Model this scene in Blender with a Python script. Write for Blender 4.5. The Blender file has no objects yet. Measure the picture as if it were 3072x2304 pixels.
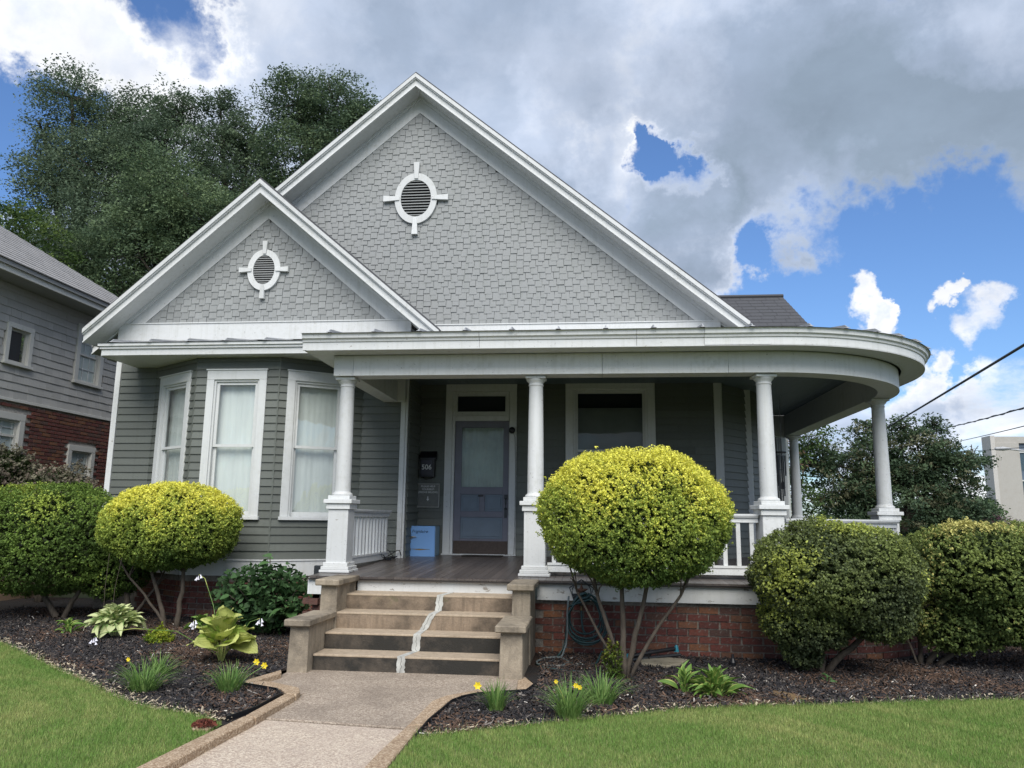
import bpy, math, random
import numpy as np
from mathutils import Matrix, Vector
R = math.radians
S = bpy.context.scene
rnd = random.Random(7)

# ------------------------------------------------------------------ camera
EYE = 1.494
yaw, pit, rol = R(6.105), R(9.97), R(.674)
F = Vector((-math.sin(yaw)*math.cos(pit), math.cos(yaw)*math.cos(pit), math.sin(pit)))
Rt = Vector((math.cos(yaw), math.sin(yaw), 0)); Up = Rt.cross(F)
R2 = Rt*math.cos(rol)+Up*math.sin(rol); U2 = -Rt*math.sin(rol)+Up*math.cos(rol)
cam = bpy.data.cameras.new('camera'); co = bpy.data.objects.new('camera', cam); S.collection.objects.link(co)
cam.sensor_width = 36; cam.lens = 36*2292.7/3072; cam.clip_end = 2000; cam.clip_start = .05
co.matrix_world = Matrix(((R2.x,U2.x,-F.x,0),(R2.y,U2.y,-F.y,0),(R2.z,U2.z,-F.z,EYE),(0,0,0,1)))
S.camera = co

# ------------------------------------------------------------------ sky + sun
SUN_AZ, SUN_EL = R(170), R(47)          # azimuth clockwise from +Y (sun behind the camera, a little left)
W = bpy.data.worlds.new('World'); S.world = W; W.use_nodes = True
nt = W.node_tree; nt.nodes.clear()
def wn(t, **k):
    n = nt.nodes.new(t)
    for a, b in k.items(): setattr(n, a, b)
    return n
def lk(a, b): nt.links.new(a, b)
def wmath(op, a, b=None, c=None, clamp=False):
    n = wn('ShaderNodeMath', operation=op, use_clamp=clamp)
    for i, v in enumerate((a, b, c)):
        if v is None: continue
        if isinstance(v, (int, float)): n.inputs[i].default_value = v
        else: lk(v, n.inputs[i])
    return n.outputs[0]
def wvec(op, a, b=None):
    n = wn('ShaderNodeVectorMath', operation=op)
    for i, v in enumerate((a, b)):
        if v is None: continue
        if isinstance(v, (tuple, list, Vector)): n.inputs[i].default_value = v
        else: lk(v, n.inputs[i])
    return n
sky = wn('ShaderNodeTexSky', sky_type='NISHITA', sun_disc=False, sun_elevation=SUN_EL, sun_rotation=SUN_AZ, air_density=1.1, dust_density=.5, ozone_density=2.2)
tc = wn('ShaderNodeTexCoord'); D = wvec('NORMALIZE', tc.outputs['Generated']).outputs[0]
sp = wn('ShaderNodeSeparateXYZ'); lk(D, sp.inputs[0])
den = wmath('ADD', wmath('MAXIMUM', sp.outputs[2], 0.0), .22)
cb = wn('ShaderNodeCombineXYZ'); lk(wmath('DIVIDE', sp.outputs[0], den), cb.inputs[0]); lk(wmath('DIVIDE', sp.outputs[1], den), cb.inputs[1])
P = cb.outputs[0]
def noise(v, sc, det, rough, off=(0,0,0), dist=0.):
    n = wn('ShaderNodeTexNoise'); n.inputs['Scale'].default_value = sc; n.inputs['Detail'].default_value = det
    n.inputs['Roughness'].default_value = rough; n.inputs['Distortion'].default_value = dist
    lk(wvec('ADD', v, off).outputs[0], n.inputs['Vector']); return n.outputs['Fac']
n1 = noise(P, 1.5, 9, .56, (3.1, 1.7, 0), .15)
n2 = noise(P, 3.2, 8, .6, (7.7, 5.2, 2), .2)
n3 = noise(P, .9, 6, .55, (1.2, 9.1, 4), .1)
n4 = noise(D, 9, 8, .62, (2.2, 1.1, 4), .3)
def pixdir(x, y):
    d = F + R2*((x-1536)/2292.7) - U2*((y-1152)/2292.7); d.normalize(); return d
_wn = wn('ShaderNodeTexNoise'); _wn.inputs['Scale'].default_value = 5.5; _wn.inputs['Detail'].default_value = 7; _wn.inputs['Roughness'].default_value = .62; lk(D, _wn.inputs['Vector'])
_ws = wvec('SCALE', wvec('SUBTRACT', _wn.outputs['Color'], (.5, .5, .5)).outputs[0]); _ws.inputs['Scale'].default_value = .30
DW_ = wvec('NORMALIZE', wvec('ADD', D, _ws.outputs[0]).outputs[0]).outputs[0]
def bump(x, y, deg):                      # soft round region of the sky round a real direction
    d = pixdir(x, y)
    a = wvec('DOT_PRODUCT', DW_, tuple(d)).outputs['Value']
    m = wn('ShaderNodeMapRange', interpolation_type='SMOOTHSTEP'); lk(a, m.inputs[0])
    m.inputs[1].default_value = math.cos(R(deg)); m.inputs[2].default_value = math.cos(R(deg*.25)); m.inputs[3].default_value = 0; m.inputs[4].default_value = 1
    return m.outputs[0]
def total(base, lst):
    for (x, y, d, w) in lst: base = wmath('MULTIPLY_ADD', bump(x, y, d), w, base)
    return base
dens = wmath('ADD', wmath('MULTIPLY', wmath('SUBTRACT', n1, .5), 1.5), wmath('MULTIPLY', wmath('SUBTRACT', n2, .5), .55))
dens = wmath('ADD', dens, wmath('MULTIPLY', wmath('SUBTRACT', n4, .5), .75))
dens = total(wmath('ADD', dens, .15), [
    (2560, 800, 10, -.60), (2950, 760, 9, -.55), (2290, 930, 6.5, -.5), (2750, 700, 8, -.3), (1975, 500, 3.0, -.62), (1960, 430, 2.2, -.4), (2050, 600, 2.4, -.5), (1915, 395, 1.6, -.3), (2110, 690, 1.8, -.35), (480, 25, 4.5, -.6), (20, 360, 5.5, -.7),
    (-40, 700, 9, -.3), (2540, 930, 3.0, .75), (2600, 985, 2.6, .5), (2855, 890, 1.7, .8), (2640, 1150, 8, .05), (2900, 1090, 4, .25), (3000, 1250, 6, -.05), (2790, 1180, 3, .2), (2960, 1010, 2.5, -.3),
    (2400, 450, 13, .45), (2900, 300, 12, .5), (1500, 150, 14, .4), (900, 150, 11, .35), (1750, 520, 7, .35), (300, 130, 6, .3), (2060, 760, 5, .55), (2280, 640, 5, .35), (2980, 940, 3, .7), (2770, 1000, 2.6, .4), (2700, 1150, 5, .1)])
mask = wn('ShaderNodeMapRange', interpolation_type='SMOOTHSTEP'); lk(dens, mask.inputs[0]); mask.inputs[1].default_value = -.13; mask.inputs[2].default_value = .30
thick = total(wmath('ADD', wmath('MULTIPLY', wmath('SUBTRACT', n3, .5), 1.3), wmath('MULTIPLY', dens, .75)), [
    (2500, 430, 15, .34), (2950, 560, 9, .25), (2750, 150, 12, .1), (1400, 200, 14, .1), (1750, 640, 6, .2), (250, 130, 10, -.35), (1850, 470, 5, -.28), (1640, 400, 4, -.2), (2540, 930, 5, -.4), (2855, 890, 3, -.4), (2950, 80, 4, -.3),
    (2900, 1150, 10, -.3), (900, 60, 8, -.05)])
ramp = wn('ShaderNodeValToRGB'); lk(wmath('ADD', thick, .1, clamp=True), ramp.inputs[0])
e = ramp.color_ramp.elements; e[0].position = 0; e[0].color = (.93, .95, .99, 1); e[1].position = 1; e[1].color = (.28, .355, .455, 1)
for p, c in ((.14, (.76, .81, .91, 1)), (.34, (.53, .61, .76, 1)), (.62, (.36, .44, .575, 1))):
    q = e.new(p); q.color = c
fine = wmath('MULTIPLY_ADD', wmath('SUBTRACT', n2, .5), .8, 1.0)
cl = wvec('SCALE', ramp.outputs[0]); lk(wmath('MULTIPLY', fine, 7.6), cl.inputs['Scale'])
skt = wn('ShaderNodeMix', data_type='RGBA', blend_type='MULTIPLY'); skt.inputs[0].default_value = 1
lk(sky.outputs[0], skt.inputs[6]); skt.inputs[7].default_value = (.66, .85, 1.12, 1)
mx = wn('ShaderNodeMix', data_type='RGBA'); lk(mask.outputs[0], mx.inputs[0]); lk(skt.outputs[2], mx.inputs[6]); lk(cl.outputs[0], mx.inputs[7])
bg = wn('ShaderNodeBackground'); lk(mx.outputs[2], bg.inputs[0]); bg.inputs[1].default_value = .118
ow = wn('ShaderNodeOutputWorld'); lk(bg.outputs[0], ow.inputs[0])
sl = bpy.data.lights.new('sun', 'SUN'); sl.energy = 3.4; sl.angle = R(45); sl.color = (1, .955, .88)
so = bpy.data.objects.new('sun', sl); S.collection.objects.link(so)
sv = Vector((math.sin(SUN_AZ)*math.cos(SUN_EL), math.cos(SUN_AZ)*math.cos(SUN_EL), math.sin(SUN_EL)))
so.rotation_euler = sv.to_track_quat('Z', 'Y').to_euler()
S.view_settings.view_transform = 'Standard'; S.view_settings.look = 'None'; S.view_settings.exposure = 0.30; S.view_settings.gamma = 1
S.render.engine = 'CYCLES'; S.cycles.max_bounces = 7; S.cycles.diffuse_bounces = 3; S.cycles.transparent_max_bounces = 10; S.cycles.glossy_bounces = 3
S.cycles.caustics_reflective = False; S.cycles.caustics_refractive = False

# ------------------------------------------------------------------ object helpers
WM = {}
def put(o, parent=None, mw=None):
    S.collection.objects.link(o)
    mw = mw or Matrix.Identity(4)
    o.matrix_basis = mw; WM[o.name] = mw
    if parent is not None:
        o.parent = parent; o.matrix_parent_inverse = WM[parent.name].inverted()
    return o
def thing(name, loc, label, cat, group=None):
    o = bpy.data.objects.new(name, None); o.empty_display_size = .1
    put(o, None, Matrix.Translation(Vector(loc))); tag(o, label, cat, group); return o
def tag(o, label, cat, group=None):
    o['label'] = label; o['category'] = cat
    if group: o['group'] = group
    return o
def kind(o, k): o['kind'] = k; return o
class MB:
    def __init__(s, M=None): s.v = []; s.f = []; s.M = M
    def add(s, vs, fs, M=None):
        n = len(s.v); T = s.M if M is None else (s.M @ M if s.M else M)
        for q in vs:
            q = Vector(q); s.v.append(T @ q if T else q)
        s.f += [tuple(i+n for i in f) for f in fs]; return s
    def box(s, x0, x1, y0, y1, z0, z1, M=None):
        return s.add([(x0,y0,z0),(x1,y0,z0),(x1,y1,z0),(x0,y1,z0),(x0,y0,z1),(x1,y0,z1),(x1,y1,z1),(x0,y1,z1)],
                     [(0,3,2,1),(4,5,6,7),(0,1,5,4),(1,2,6,5),(2,3,7,6),(3,0,4,7)], M)
    def py(s, poly, y0, y1, M=None):          # xz polygon extruded along y
        n = len(poly); vs = [(x, y0, z) for x, z in poly]+[(x, y1, z) for x, z in poly]
        return s.add(vs, [tuple(range(n))[::-1], tuple(range(n, 2*n))]+[(i, (i+1) % n, (i+1) % n+n, i+n) for i in range(n)], M)
    def pz(s, poly, z0, z1, M=None):          # xy polygon extruded along z
        n = len(poly); vs = [(x, y, z0) for x, y in poly]+[(x, y, z1) for x, y in poly]
        return s.add(vs, [tuple(range(n))[::-1], tuple(range(n, 2*n))]+[(i, (i+1) % n, (i+1) % n+n, i+n) for i in range(n)], M)
    def lathe(s, prof, cx, cy, n=24, M=None, cap=True):
        vs = []; fs = []
        for r, z in prof:
            for k in range(n):
                a = 2*math.pi*k/n; vs.append((cx+r*math.cos(a), cy+r*math.sin(a), z))
        for j in range(len(prof)-1):
            for k in range(n):
                a = j*n+k; b = j*n+(k+1) % n; fs.append((a, b, b+n, a+n))
        if cap: fs += [tuple(range(n))[::-1], tuple(range((len(prof)-1)*n, len(prof)*n))]
        return s.add(vs, fs, M)
    def tube(s, pts, r, n=8, M=None):
        pts = [Vector(p) for p in pts]; m = len(pts); vs = []; fs = []
        for i, p in enumerate(pts):
            t = (pts[min(i+1, m-1)]-pts[max(i-1, 0)]).normalized()
            a = t.orthogonal().normalized() if abs(t.z) > .95 else t.cross(Vector((0,0,1))).normalized(); b = t.cross(a)
            rr = r[i] if isinstance(r, (list, tuple)) else r
            for k in range(n):
                w = 2*math.pi*k/n; vs.append(p+a*math.cos(w)*rr+b*math.sin(w)*rr)
        for i in range(m-1):
            for k in range(n): fs.append((i*n+k, i*n+(k+1) % n, (i+1)*n+(k+1) % n, (i+1)*n+k))
        fs += [tuple(range(n))[::-1], tuple(range((m-1)*n, m*n))]
        return s.add(vs, fs, M)
    def sweep(s, path, prof):                 # path: list of (x,y,nx,ny) ; prof: list of (out,z) closed
        n = len(prof); vs = []; fs = []
        for (x, y, nx, ny) in path:
            for (o, z) in prof: vs.append((x+nx*o, y+ny*o, z))
        for i in range(len(path)-1):
            for k in range(n): fs.append((i*n+k, i*n+(k+1) % n, (i+1)*n+(k+1) % n, (i+1)*n+k))
        m = len(path)-1; fs += [tuple(range(n))[::-1], tuple(range(m*n, m*n+n))]
        return s.add(vs, fs)
    def mesh(s, name, mat, smooth=False):
        me = bpy.data.meshes.new(name); me.from_pydata([tuple(v) for v in s.v], [], s.f)
        if mat: me.materials.append(mat)
        if smooth: me.polygons.foreach_set('use_smooth', [True]*len(me.polygons))
        me.update(); return me
    def build(s, name, mat, parent=None, smooth=False, mw=None, bev=0.0):
        import bmesh
        me = s.mesh(name, mat, smooth)
        bm = bmesh.new(); bm.from_mesh(me); bmesh.ops.recalc_face_normals(bm, faces=bm.faces)
        if bev: bmesh.ops.bevel(bm, geom=list(bm.edges), offset=bev, segments=1, affect='EDGES')
        bm.to_mesh(me); bm.free()
        return put(bpy.data.objects.new(name, me), parent, mw)
def npmesh(name, verts, k, mat, tint=None, parent=None, smooth=False):
    """verts (N*k,3): N faces of k corners each"""
    n = len(verts)//k; me = bpy.data.meshes.new(name); me.vertices.add(n*k); me.loops.add(n*k); me.polygons.add(n)
    me.vertices.foreach_set('co', np.ascontiguousarray(verts, np.float32).ravel())
    me.loops.foreach_set('vertex_index', np.arange(n*k, dtype=np.int32))
    me.polygons.foreach_set('loop_start', np.arange(0, n*k, k, dtype=np.int32))
    try: me.polygons.foreach_set('loop_total', np.full(n, k, np.int32))
    except Exception: pass
    me.materials.append(mat); me.update(calc_edges=True)
    if tint is not None:
        a = me.attributes.new('tint', 'FLOAT_COLOR', 'FACE'); c = np.ones((n, 4), np.float32); c[:, :3] = tint; a.data.foreach_set('color', c.ravel())
    return put(bpy.data.objects.new(name, me), parent)
def frame(a, b):
    u = Vector((b[0]-a[0], b[1]-a[1], 0)); L = u.length; u.normalize(); w = Vector((-u.y, u.x, 0))
    return Matrix(((u.x, w.x, 0, a[0]), (u.y, w.y, 0, a[1]), (0, 0, 1, 0), (0, 0, 0, 1))), L

# ------------------------------------------------------------------ materials
class MT:
    def __init__(s, name):
        s.m = bpy.data.materials.new(name); s.m.use_nodes = True; s.t = s.m.node_tree; s.b = s.t.nodes['Principled BSDF']
    def n(s, t, **k):
        n = s.t.nodes.new(t)
        for a, b in k.items(): setattr(n, a, b)
        return n
    def l(s, a, b): s.t.links.new(a, b)
    def co(s, sc=(1,1,1), gen='Object'):
        c = s.n('ShaderNodeTexCoord'); m = s.n('ShaderNodeMapping'); m.inputs['Scale'].default_value = sc; s.l(c.outputs[gen], m.inputs[0]); return m.outputs[0]
    def noise(s, v, sc, det=5, ro=.55, lo=.3, hi=.7, dist=0):
        n = s.n('ShaderNodeTexNoise'); n.inputs['Scale'].default_value = sc; n.inputs['Detail'].default_value = det; n.inputs['Roughness'].default_value = ro; n.inputs['Distortion'].default_value = dist
        s.l(v, n.inputs['Vector']); r = s.n('ShaderNodeMapRange'); s.l(n.outputs['Fac'], r.inputs[0]); r.inputs[1].default_value = lo; r.inputs[2].default_value = hi; return r.outputs[0]
    def mix(s, f, a, b, bt='MIX'):
        m = s.n('ShaderNodeMix', data_type='RGBA', blend_type=bt)
        for i, v in ((0, f), (6, a), (7, b)):
            if isinstance(v, (int, float)): m.inputs[i].default_value = v
            elif isinstance(v, tuple): m.inputs[i].default_value = (*v[:3], 1)
            else: s.l(v, m.inputs[i])
        return m.outputs[2]
    def math(s, op, a, b):
        m = s.n('ShaderNodeMath', operation=op)
        for i, v in ((0, a), (1, b)):
            if isinstance(v, (int, float)): m.inputs[i].default_value = v
            else: s.l(v, m.inputs[i])
        return m.outputs[0]
    def rand(s): return s.n('ShaderNodeObjectInfo').outputs['Random']
    def out(s, col, ro=.6, bump=None, bs=.3, bd=.004, spec=.4, metal=0):
        if isinstance(col, tuple): s.b.inputs['Base Color'].default_value = (*col, 1)
        else: s.l(col, s.b.inputs['Base Color'])
        s.b.inputs['Roughness'].default_value = ro; s.b.inputs['Specular IOR Level'].default_value = spec; s.b.inputs['Metallic'].default_value = metal
        if bump is not None:
            b = s.n('ShaderNodeBump'); b.inputs['Strength'].default_value = bs; b.inputs['Distance'].default_value = bd; s.l(bump, b.inputs['Height']); s.l(b.outputs[0], s.b.inputs['Normal'])
        return s.m
def painted(name, c, dirt=(.45,.45,.36), amt=.35, ro=.5, chip=None, grain=(1,1,1), var=.08):
    t = MT(name); v = t.co(); big = t.noise(v, 1.3, 5, .6, .42, .75); fi = t.noise(v, 14, 6, .65, .45, .8)
    r = t.rand(); c2 = tuple(x*(1-var*2) for x in c)
    base = t.mix(r, c, c2)
    col = t.mix(t.math('MULTIPLY', t.math('MULTIPLY', big, fi), amt), base, tuple(a*b for a, b in zip(c, dirt)))
    col = t.mix(t.math('MULTIPLY', t.noise(t.co((22, 22, 1.1)), 1, 5, .6, .5, .8), amt*.35), col, tuple(a*b for a, b in zip(c, dirt)))
    col = t.mix(t.math('MULTIPLY', t.noise(v, 38, 4, .6, .66, .72), .55), col, (.10,.10,.09))
    if chip: col = t.mix(t.noise(t.co((1.2,1.2,2.4)), 7, 8, .68, chip[1], chip[1]+.03), col, chip[0])
    return t.out(col, ro, t.noise(t.co(grain), 30, 5, .6), .25, .003)
WHITE = painted('white_paint', (.665,.68,.68), amt=.75, chip=((.30,.28,.25), .668))
PEEL = painted('peeling_paint', (.68,.69,.68), amt=.6, chip=((.27,.25,.22), .60))
TRIM = painted('trim_paint', (.64,.66,.66), amt=.6, chip=((.35,.33,.3), .71))
SIDING = painted('grey_green_siding', (.132,.145,.130), dirt=(.6,.62,.58), amt=.9, ro=.55, grain=(1,1,6), var=.12)
SHING = painted('grey_shingle_paint', (.30,.312,.312), dirt=(.62,.66,.60), amt=1.0, ro=.6, grain=(8,8,1), var=.10)
CEIL = painted('teal_ceiling', (.13,.175,.19), amt=.3, ro=.5)
BACK = painted('backing_grey', (.15,.155,.155), amt=.2)
def flat(name, c, ro=.5, metal=0, spec=.4, amp=.25, sc=25):
    t = MT(name); n = t.noise(t.co(), sc, 4, .6); return t.out(t.mix(n, c, tuple(x*(1-amp) for x in c)), ro, n, .1, .002, spec, metal)
BLACK = flat('black_plastic', (.012,.013,.016), .4)
DARKIN = flat('dark_interior', (.012,.015,.02), .7)
CHROME = flat('chrome', (.55,.55,.55), .2, .9)
BRASS = flat('old_brass', (.20,.15,.07), .45, .7)
RUST = flat('rusty_iron', (.13,.06,.035), .7, .2, amp=.5)
IRON = flat('dark_iron', (.045,.05,.055), .5, .4)
BLUE = flat('blue_enamel', (.20,.40,.76), .28, amp=.05, sc=3)
DOORP = flat('lavender_grey_door', (.15,.155,.195), .45, amp=.15, sc=5)
DOORB = flat('blue_grey_panel', (.14,.185,.235), .45, amp=.15, sc=5)
KICK = flat('brown_kick_plate', (.075,.055,.045), .5, .3, amp=.4)
CURT = MT('curtain'); _v = CURT.co((9,9,.8)); _n = CURT.noise(_v, 1.6, 4, .6); CURT = CURT.out(CURT.mix(_n, (.80,.82,.78), (.70,.72,.69)), .9, _n, .25, .01)
SHADE = flat('roller_shade', (.20,.205,.19), .8, amp=.2, sc=4)
FLOOR = MT('porch_floor_paint'); _n = FLOOR.noise(FLOOR.co((12,1.2,1)), 3, 6, .65); FLOOR = FLOOR.out(FLOOR.mix(FLOOR.rand(), FLOOR.mix(_n, (.075,.062,.056), (.13,.11,.10)), (.06,.05,.046)), .33, _n, .2, .002, .5)
def roofmat(name, c, sc=1):
    t = MT(name); n = t.noise(t.co(), 40, 4, .7); return t.out(t.mix(t.rand(), t.mix(n, c, tuple(x*.6 for x in c)), tuple(x*.75 for x in c)), .85, n, .5, .004)
ROOF = roofmat('asphalt_shingle', (.085,.087,.095)); NROOF = roofmat('weathered_shingle', (.40,.39,.38))
METAL = flat('painted_metal_roof', (.42,.43,.44), .5, .1, amp=.3, sc=6)
t = MT('brick'); r = t.rand(); v = t.co(); rp = t.n('ShaderNodeValToRGB'); t.l(r, rp.inputs[0])
el = rp.color_ramp.elements; el[0].color = (.115,.035,.028,1); el[1].color = (.20,.085,.05,1)
for p, c in ((.3,(.16,.045,.035,1)),(.55,(.20,.062,.042,1)),(.72,(.10,.055,.045,1)),(.86,(.24,.10,.045,1))): q = el.new(p); q.color = c
n = t.noise(v, 18, 6, .7, .35, .75); c = t.mix(t.math('MULTIPLY', n, .75), rp.outputs[0], (.06,.042,.036))
c = t.mix(t.noise(v, 9, 7, .7, .60, .68), c, (.33,.29,.25)); BRICK = t.out(c, .85, t.noise(v, 45, 5, .7), .5, .006)
t = MT('mortar'); v = t.co(); n = t.noise(v, 12, 6, .7); MORTAR = t.out(t.mix(n, (.30,.27,.23), (.11,.095,.08)), .9, t.noise(v, 60, 5), .6, .006)
NMORT = flat('pale_mortar', (.50,.47,.42), .9, amp=.5)
def concrete(name, c, stain, lo, hi, amt):
    t = MT(name); v = t.co(); n = t.noise(v, 2.2, 7, .65, lo, hi); st = t.noise(t.co((9,9,1.0)), 2.2, 6, .6, .4, .7); sp_ = t.noise(v, 70, 3, .7, .35, .7)
    col = t.mix(t.math('MULTIPLY', sp_, .35), c, tuple(x*.55 for x in c)); col = t.mix(t.math('MULTIPLY', t.math('MAXIMUM', n, t.math('MULTIPLY', st, .7)), amt), col, stain)
    return t, v, col
t, v, col = concrete('step_concrete', (.38,.32,.24), (.09,.075,.058), .42, .62, .8); CONC = t.out(col, .85, t.noise(v, 60, 6, .7), .45, .006)
t, v, col = concrete('step_tread', (.46,.37,.27), (.13,.10,.07), .5, .75, .55); TREAD = t.out(col, .85, t.noise(v, 60, 6, .7), .45, .006)
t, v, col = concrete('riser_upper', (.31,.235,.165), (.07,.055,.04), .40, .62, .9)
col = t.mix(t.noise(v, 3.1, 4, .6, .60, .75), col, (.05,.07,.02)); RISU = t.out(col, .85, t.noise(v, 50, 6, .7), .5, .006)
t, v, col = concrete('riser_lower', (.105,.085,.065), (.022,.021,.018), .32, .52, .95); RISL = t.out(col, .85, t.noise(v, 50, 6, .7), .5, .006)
PATCH = flat('crack_filler', (.56,.56,.52), .9, amp=.45, sc=9)
def aggregate(name, a, b, c, big):
    t = MT(name); v = t.co(); vo = t.n('ShaderNodeTexVoronoi'); vo.inputs['Scale'].default_value = 100; t.l(v, vo.inputs['Vector'])
    sx = t.n('ShaderNodeSeparateColor'); t.l(vo.outputs['Color'], sx.inputs[0])
    r = t.n('ShaderNodeValToRGB'); t.l(sx.outputs[0], r.inputs[0]); e = r.color_ramp.elements; e[0].color = (*a, 1); e[1].color = (*c, 1); q = e.new(.5); q.color = (*b, 1)
    col = t.mix(t.math('MULTIPLY', t.noise(v, 2.0, 6, .65, .4, .68), .6), r.outputs[0], big)
    fn = t.noise(v, 130, 3, .8, .4, .6); col = t.mix(t.math('MULTIPLY', fn, .5), col, tuple(x*.5 for x in b))
    return t.out(col, .85, t.math('ADD', vo.outputs['Distance'], t.noise(v, 6, 4)), .6, .006)
AGG1 = aggregate('walk_aggregate_dark', (.225,.17,.13), (.385,.315,.245), (.60,.51,.41), (.17,.135,.105))
AGG2 = aggregate('walk_aggregate_light', (.34,.26,.21), (.56,.46,.36), (.76,.67,.53), (.42,.335,.28))
CURB = aggregate('curb_aggregate', (.24,.16,.10), (.43,.31,.20), (.66,.53,.38), (.24,.17,.11))
STONE = flat('flagstone', (.42,.37,.27), .8, amp=.45, sc=5)
def leafmat(name, rgb=None, trans=.35, ro=.45, attr=True, var=.35):
    t = MT(name); N = t.t.nodes
    if attr: a = t.n('ShaderNodeAttribute'); a.attribute_name = 'tint'; col = a.outputs['Color']
    else: col = t.mix(t.rand(), rgb, tuple(x*(1-var) for x in rgb))
    t.out(col, ro, spec=.2)
    tr = t.n('ShaderNodeBsdfTranslucent'); t.l(col, tr.inputs[0]); ms = t.n('ShaderNodeMixShader'); ms.inputs[0].default_value = trans
    t.l(t.b.outputs[0], ms.inputs[1]); t.l(tr.outputs[0], ms.inputs[2]); t.l(ms.outputs[0], N['Material Output'].inputs[0]); return t.m
LEAF = leafmat('leaf_mass', ro=.6); GRASSM = leafmat('grass_blade', trans=.3, ro=.6)
HYDR = leafmat('hydrangea_leaf', (.085,.17,.06), .2, .35, False)
def bark(name, c): 
    t = MT(name); n = t.noise(t.co((6,6,1.2)), 6, 7, .7); return t.out(t.mix(n, c, tuple(x*.45 for x in c)), .9, n, .6, .01)
BARK = bark('shrub_bark', (.13,.105,.08)); TBARK = bark('tree_bark', (.09,.075,.06))
FLOWY = flat('yellow_petal', (.82,.62,.03), .5, amp=.1); FLOWW = flat('white_petal', (.80,.78,.86), .5, amp=.08)
t = MT('mulch_ground'); v = t.co(); n = t.noise(v, 45, 6, .75, .3, .75); c = t.mix(n, (.035,.030,.028), (.012,.011,.011)); c = t.mix(t.noise(v, .8, 4, .6, .5, .64), c, (.055,.03,.018)); MULCHG = t.out(c, .95, n, 1, .02)
MULCH = MT('mulch_chip'); _a = MULCH.n('ShaderNodeAttribute'); _a.attribute_name = 'tint'; MULCH = MULCH.out(_a.outputs['Color'], .9)
t = MT('soil_turf'); v = t.co(); n = t.noise(v, 30, 5, .7); SOIL = t.out(t.mix(n, (.12,.18,.05), (.17,.17,.07)), .95, n, .6, .01)
t = MT('far_ground'); v = t.co(); n = t.noise(v, .5, 6, .7); FARG = t.out(t.mix(n, (.05,.085,.025), (.09,.09,.05)), .95, n, .3, .02)
def glassmat(name, tint=(.92,.96,.96), refl=.13):
    m = bpy.data.materials.new(name); m.use_nodes = True; t = m.node_tree; t.nodes.clear()
    o = t.nodes.new('ShaderNodeOutputMaterial'); g = t.nodes.new('ShaderNodeBsdfGlossy'); g.inputs['Roughness'].default_value = .03
    tr = t.nodes.new('ShaderNodeBsdfTransparent'); tr.inputs[0].default_value = (*tint, 1); mi = t.nodes.new('ShaderNodeMixShader'); lw = t.nodes.new('ShaderNodeLayerWeight'); lw.inputs[0].default_value = .5; fr = t.nodes.new('ShaderNodeMath'); fr.operation = 'POWER'; fr.inputs[1].default_value = 3.5; t.links.new(lw.outputs['Facing'], fr.inputs[0])
    nz = t.nodes.new('ShaderNodeTexNoise'); nz.inputs['Scale'].default_value = 1.7; b = t.nodes.new('ShaderNodeBump'); b.inputs['Strength'].default_value = .06; b.inputs['Distance'].default_value = .1
    t.links.new(nz.outputs[0], b.inputs['Height']); t.links.new(b.outputs[0], g.inputs['Normal'])
    ad = t.nodes.new('ShaderNodeMath'); ad.operation = 'ADD'; ad.inputs[1].default_value = refl; t.links.new(fr.outputs[0], ad.inputs[0])
    t.links.new(ad.outputs[0], mi.inputs[0]); t.links.new(tr.outputs[0], mi.inputs[1]); t.links.new(g.outputs[0], mi.inputs[2]); t.links.new(mi.outputs[0], o.inputs[0]); return m
GLASS = glassmat('window_glass'); GLASSN = glassmat('neighbour_glass', (.9,.95,.95), .10); GLASSD = glassmat('porch_glass', (.8,.86,.86), .03)
HOSE = flat('green_hose', (.03,.075,.075), .4, amp=.3); HOSEG = flat('grey_hose', (.16,.19,.19), .5)
TEAL = flat('teal_plastic', (.03,.25,.33), .35)
CABLE = flat('wire_sheath', (.02,.022,.03), .5)

# ------------------------------------------------------------------ ground
def poly_area_pts(poly, dens, seed):
    g = np.random.default_rng(seed); p = np.array(poly); lo = p.min(0); hi = p.max(0); n = int((hi-lo).prod()*dens); q = g.random((n, 2))*(hi-lo)+lo
    ins = np.zeros(n, bool); j = len(p)-1
    for i in range(len(p)):
        xi, yi = p[i]; xj, yj = p[j]
        with np.errstate(divide='ignore', invalid='ignore'):
            c = ((yi > q[:, 1]) != (yj > q[:, 1])) & (q[:, 0] < (xj-xi)*(q[:, 1]-yi)/(yj-yi+1e-12)+xi)
        ins ^= c; j = i
    return q[ins]
def sheet(name, poly, z, mat): return kind(MB().add([(x, y, z) for x, y in poly], [tuple(range(len(poly)))]).build(name, mat), 'structure')
sheet('ground', [(-300,-120),(300,-120),(300,500),(-300,500)], -.03, FARG)
sheet('garden_bed', [(-9.9,2),(-2.60,2),(-2.54,5.6),(-2.54,6.5),(-2.7,6.6),(-3.08,6.76),(-3.0,7.35),(-2.9,7.6),(-2.9,13),(-9.9,13)], .030, MULCHG)
sheet('garden_bed', [(-1.2,2),(9,2),(9,13),(-.9,13),(-.8,8),(-.6,7.45),(-.50,7.2),(-.57,6.92),(-.75,6.84),(-.99,6.74),(-1.11,6.6),(-1.17,6.4),(-1.2,6.0)], .014, MULCHG)
LAWN_L = [(-9.4,10.2),(-6.63,8.31),(-6.02,7.85),(-5.41,7.35),(-4.92,6.97),(-4.35,6.54),(-3.83,6.12),(-3.55,5.92),(-3.32,5.81),(-3.06,5.73),(-2.79,5.62),(-2.62,5.50),(-2.59,5.2),(-2.60,4.7),(-2.65,3.6),(-9.4,3.6)]
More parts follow.
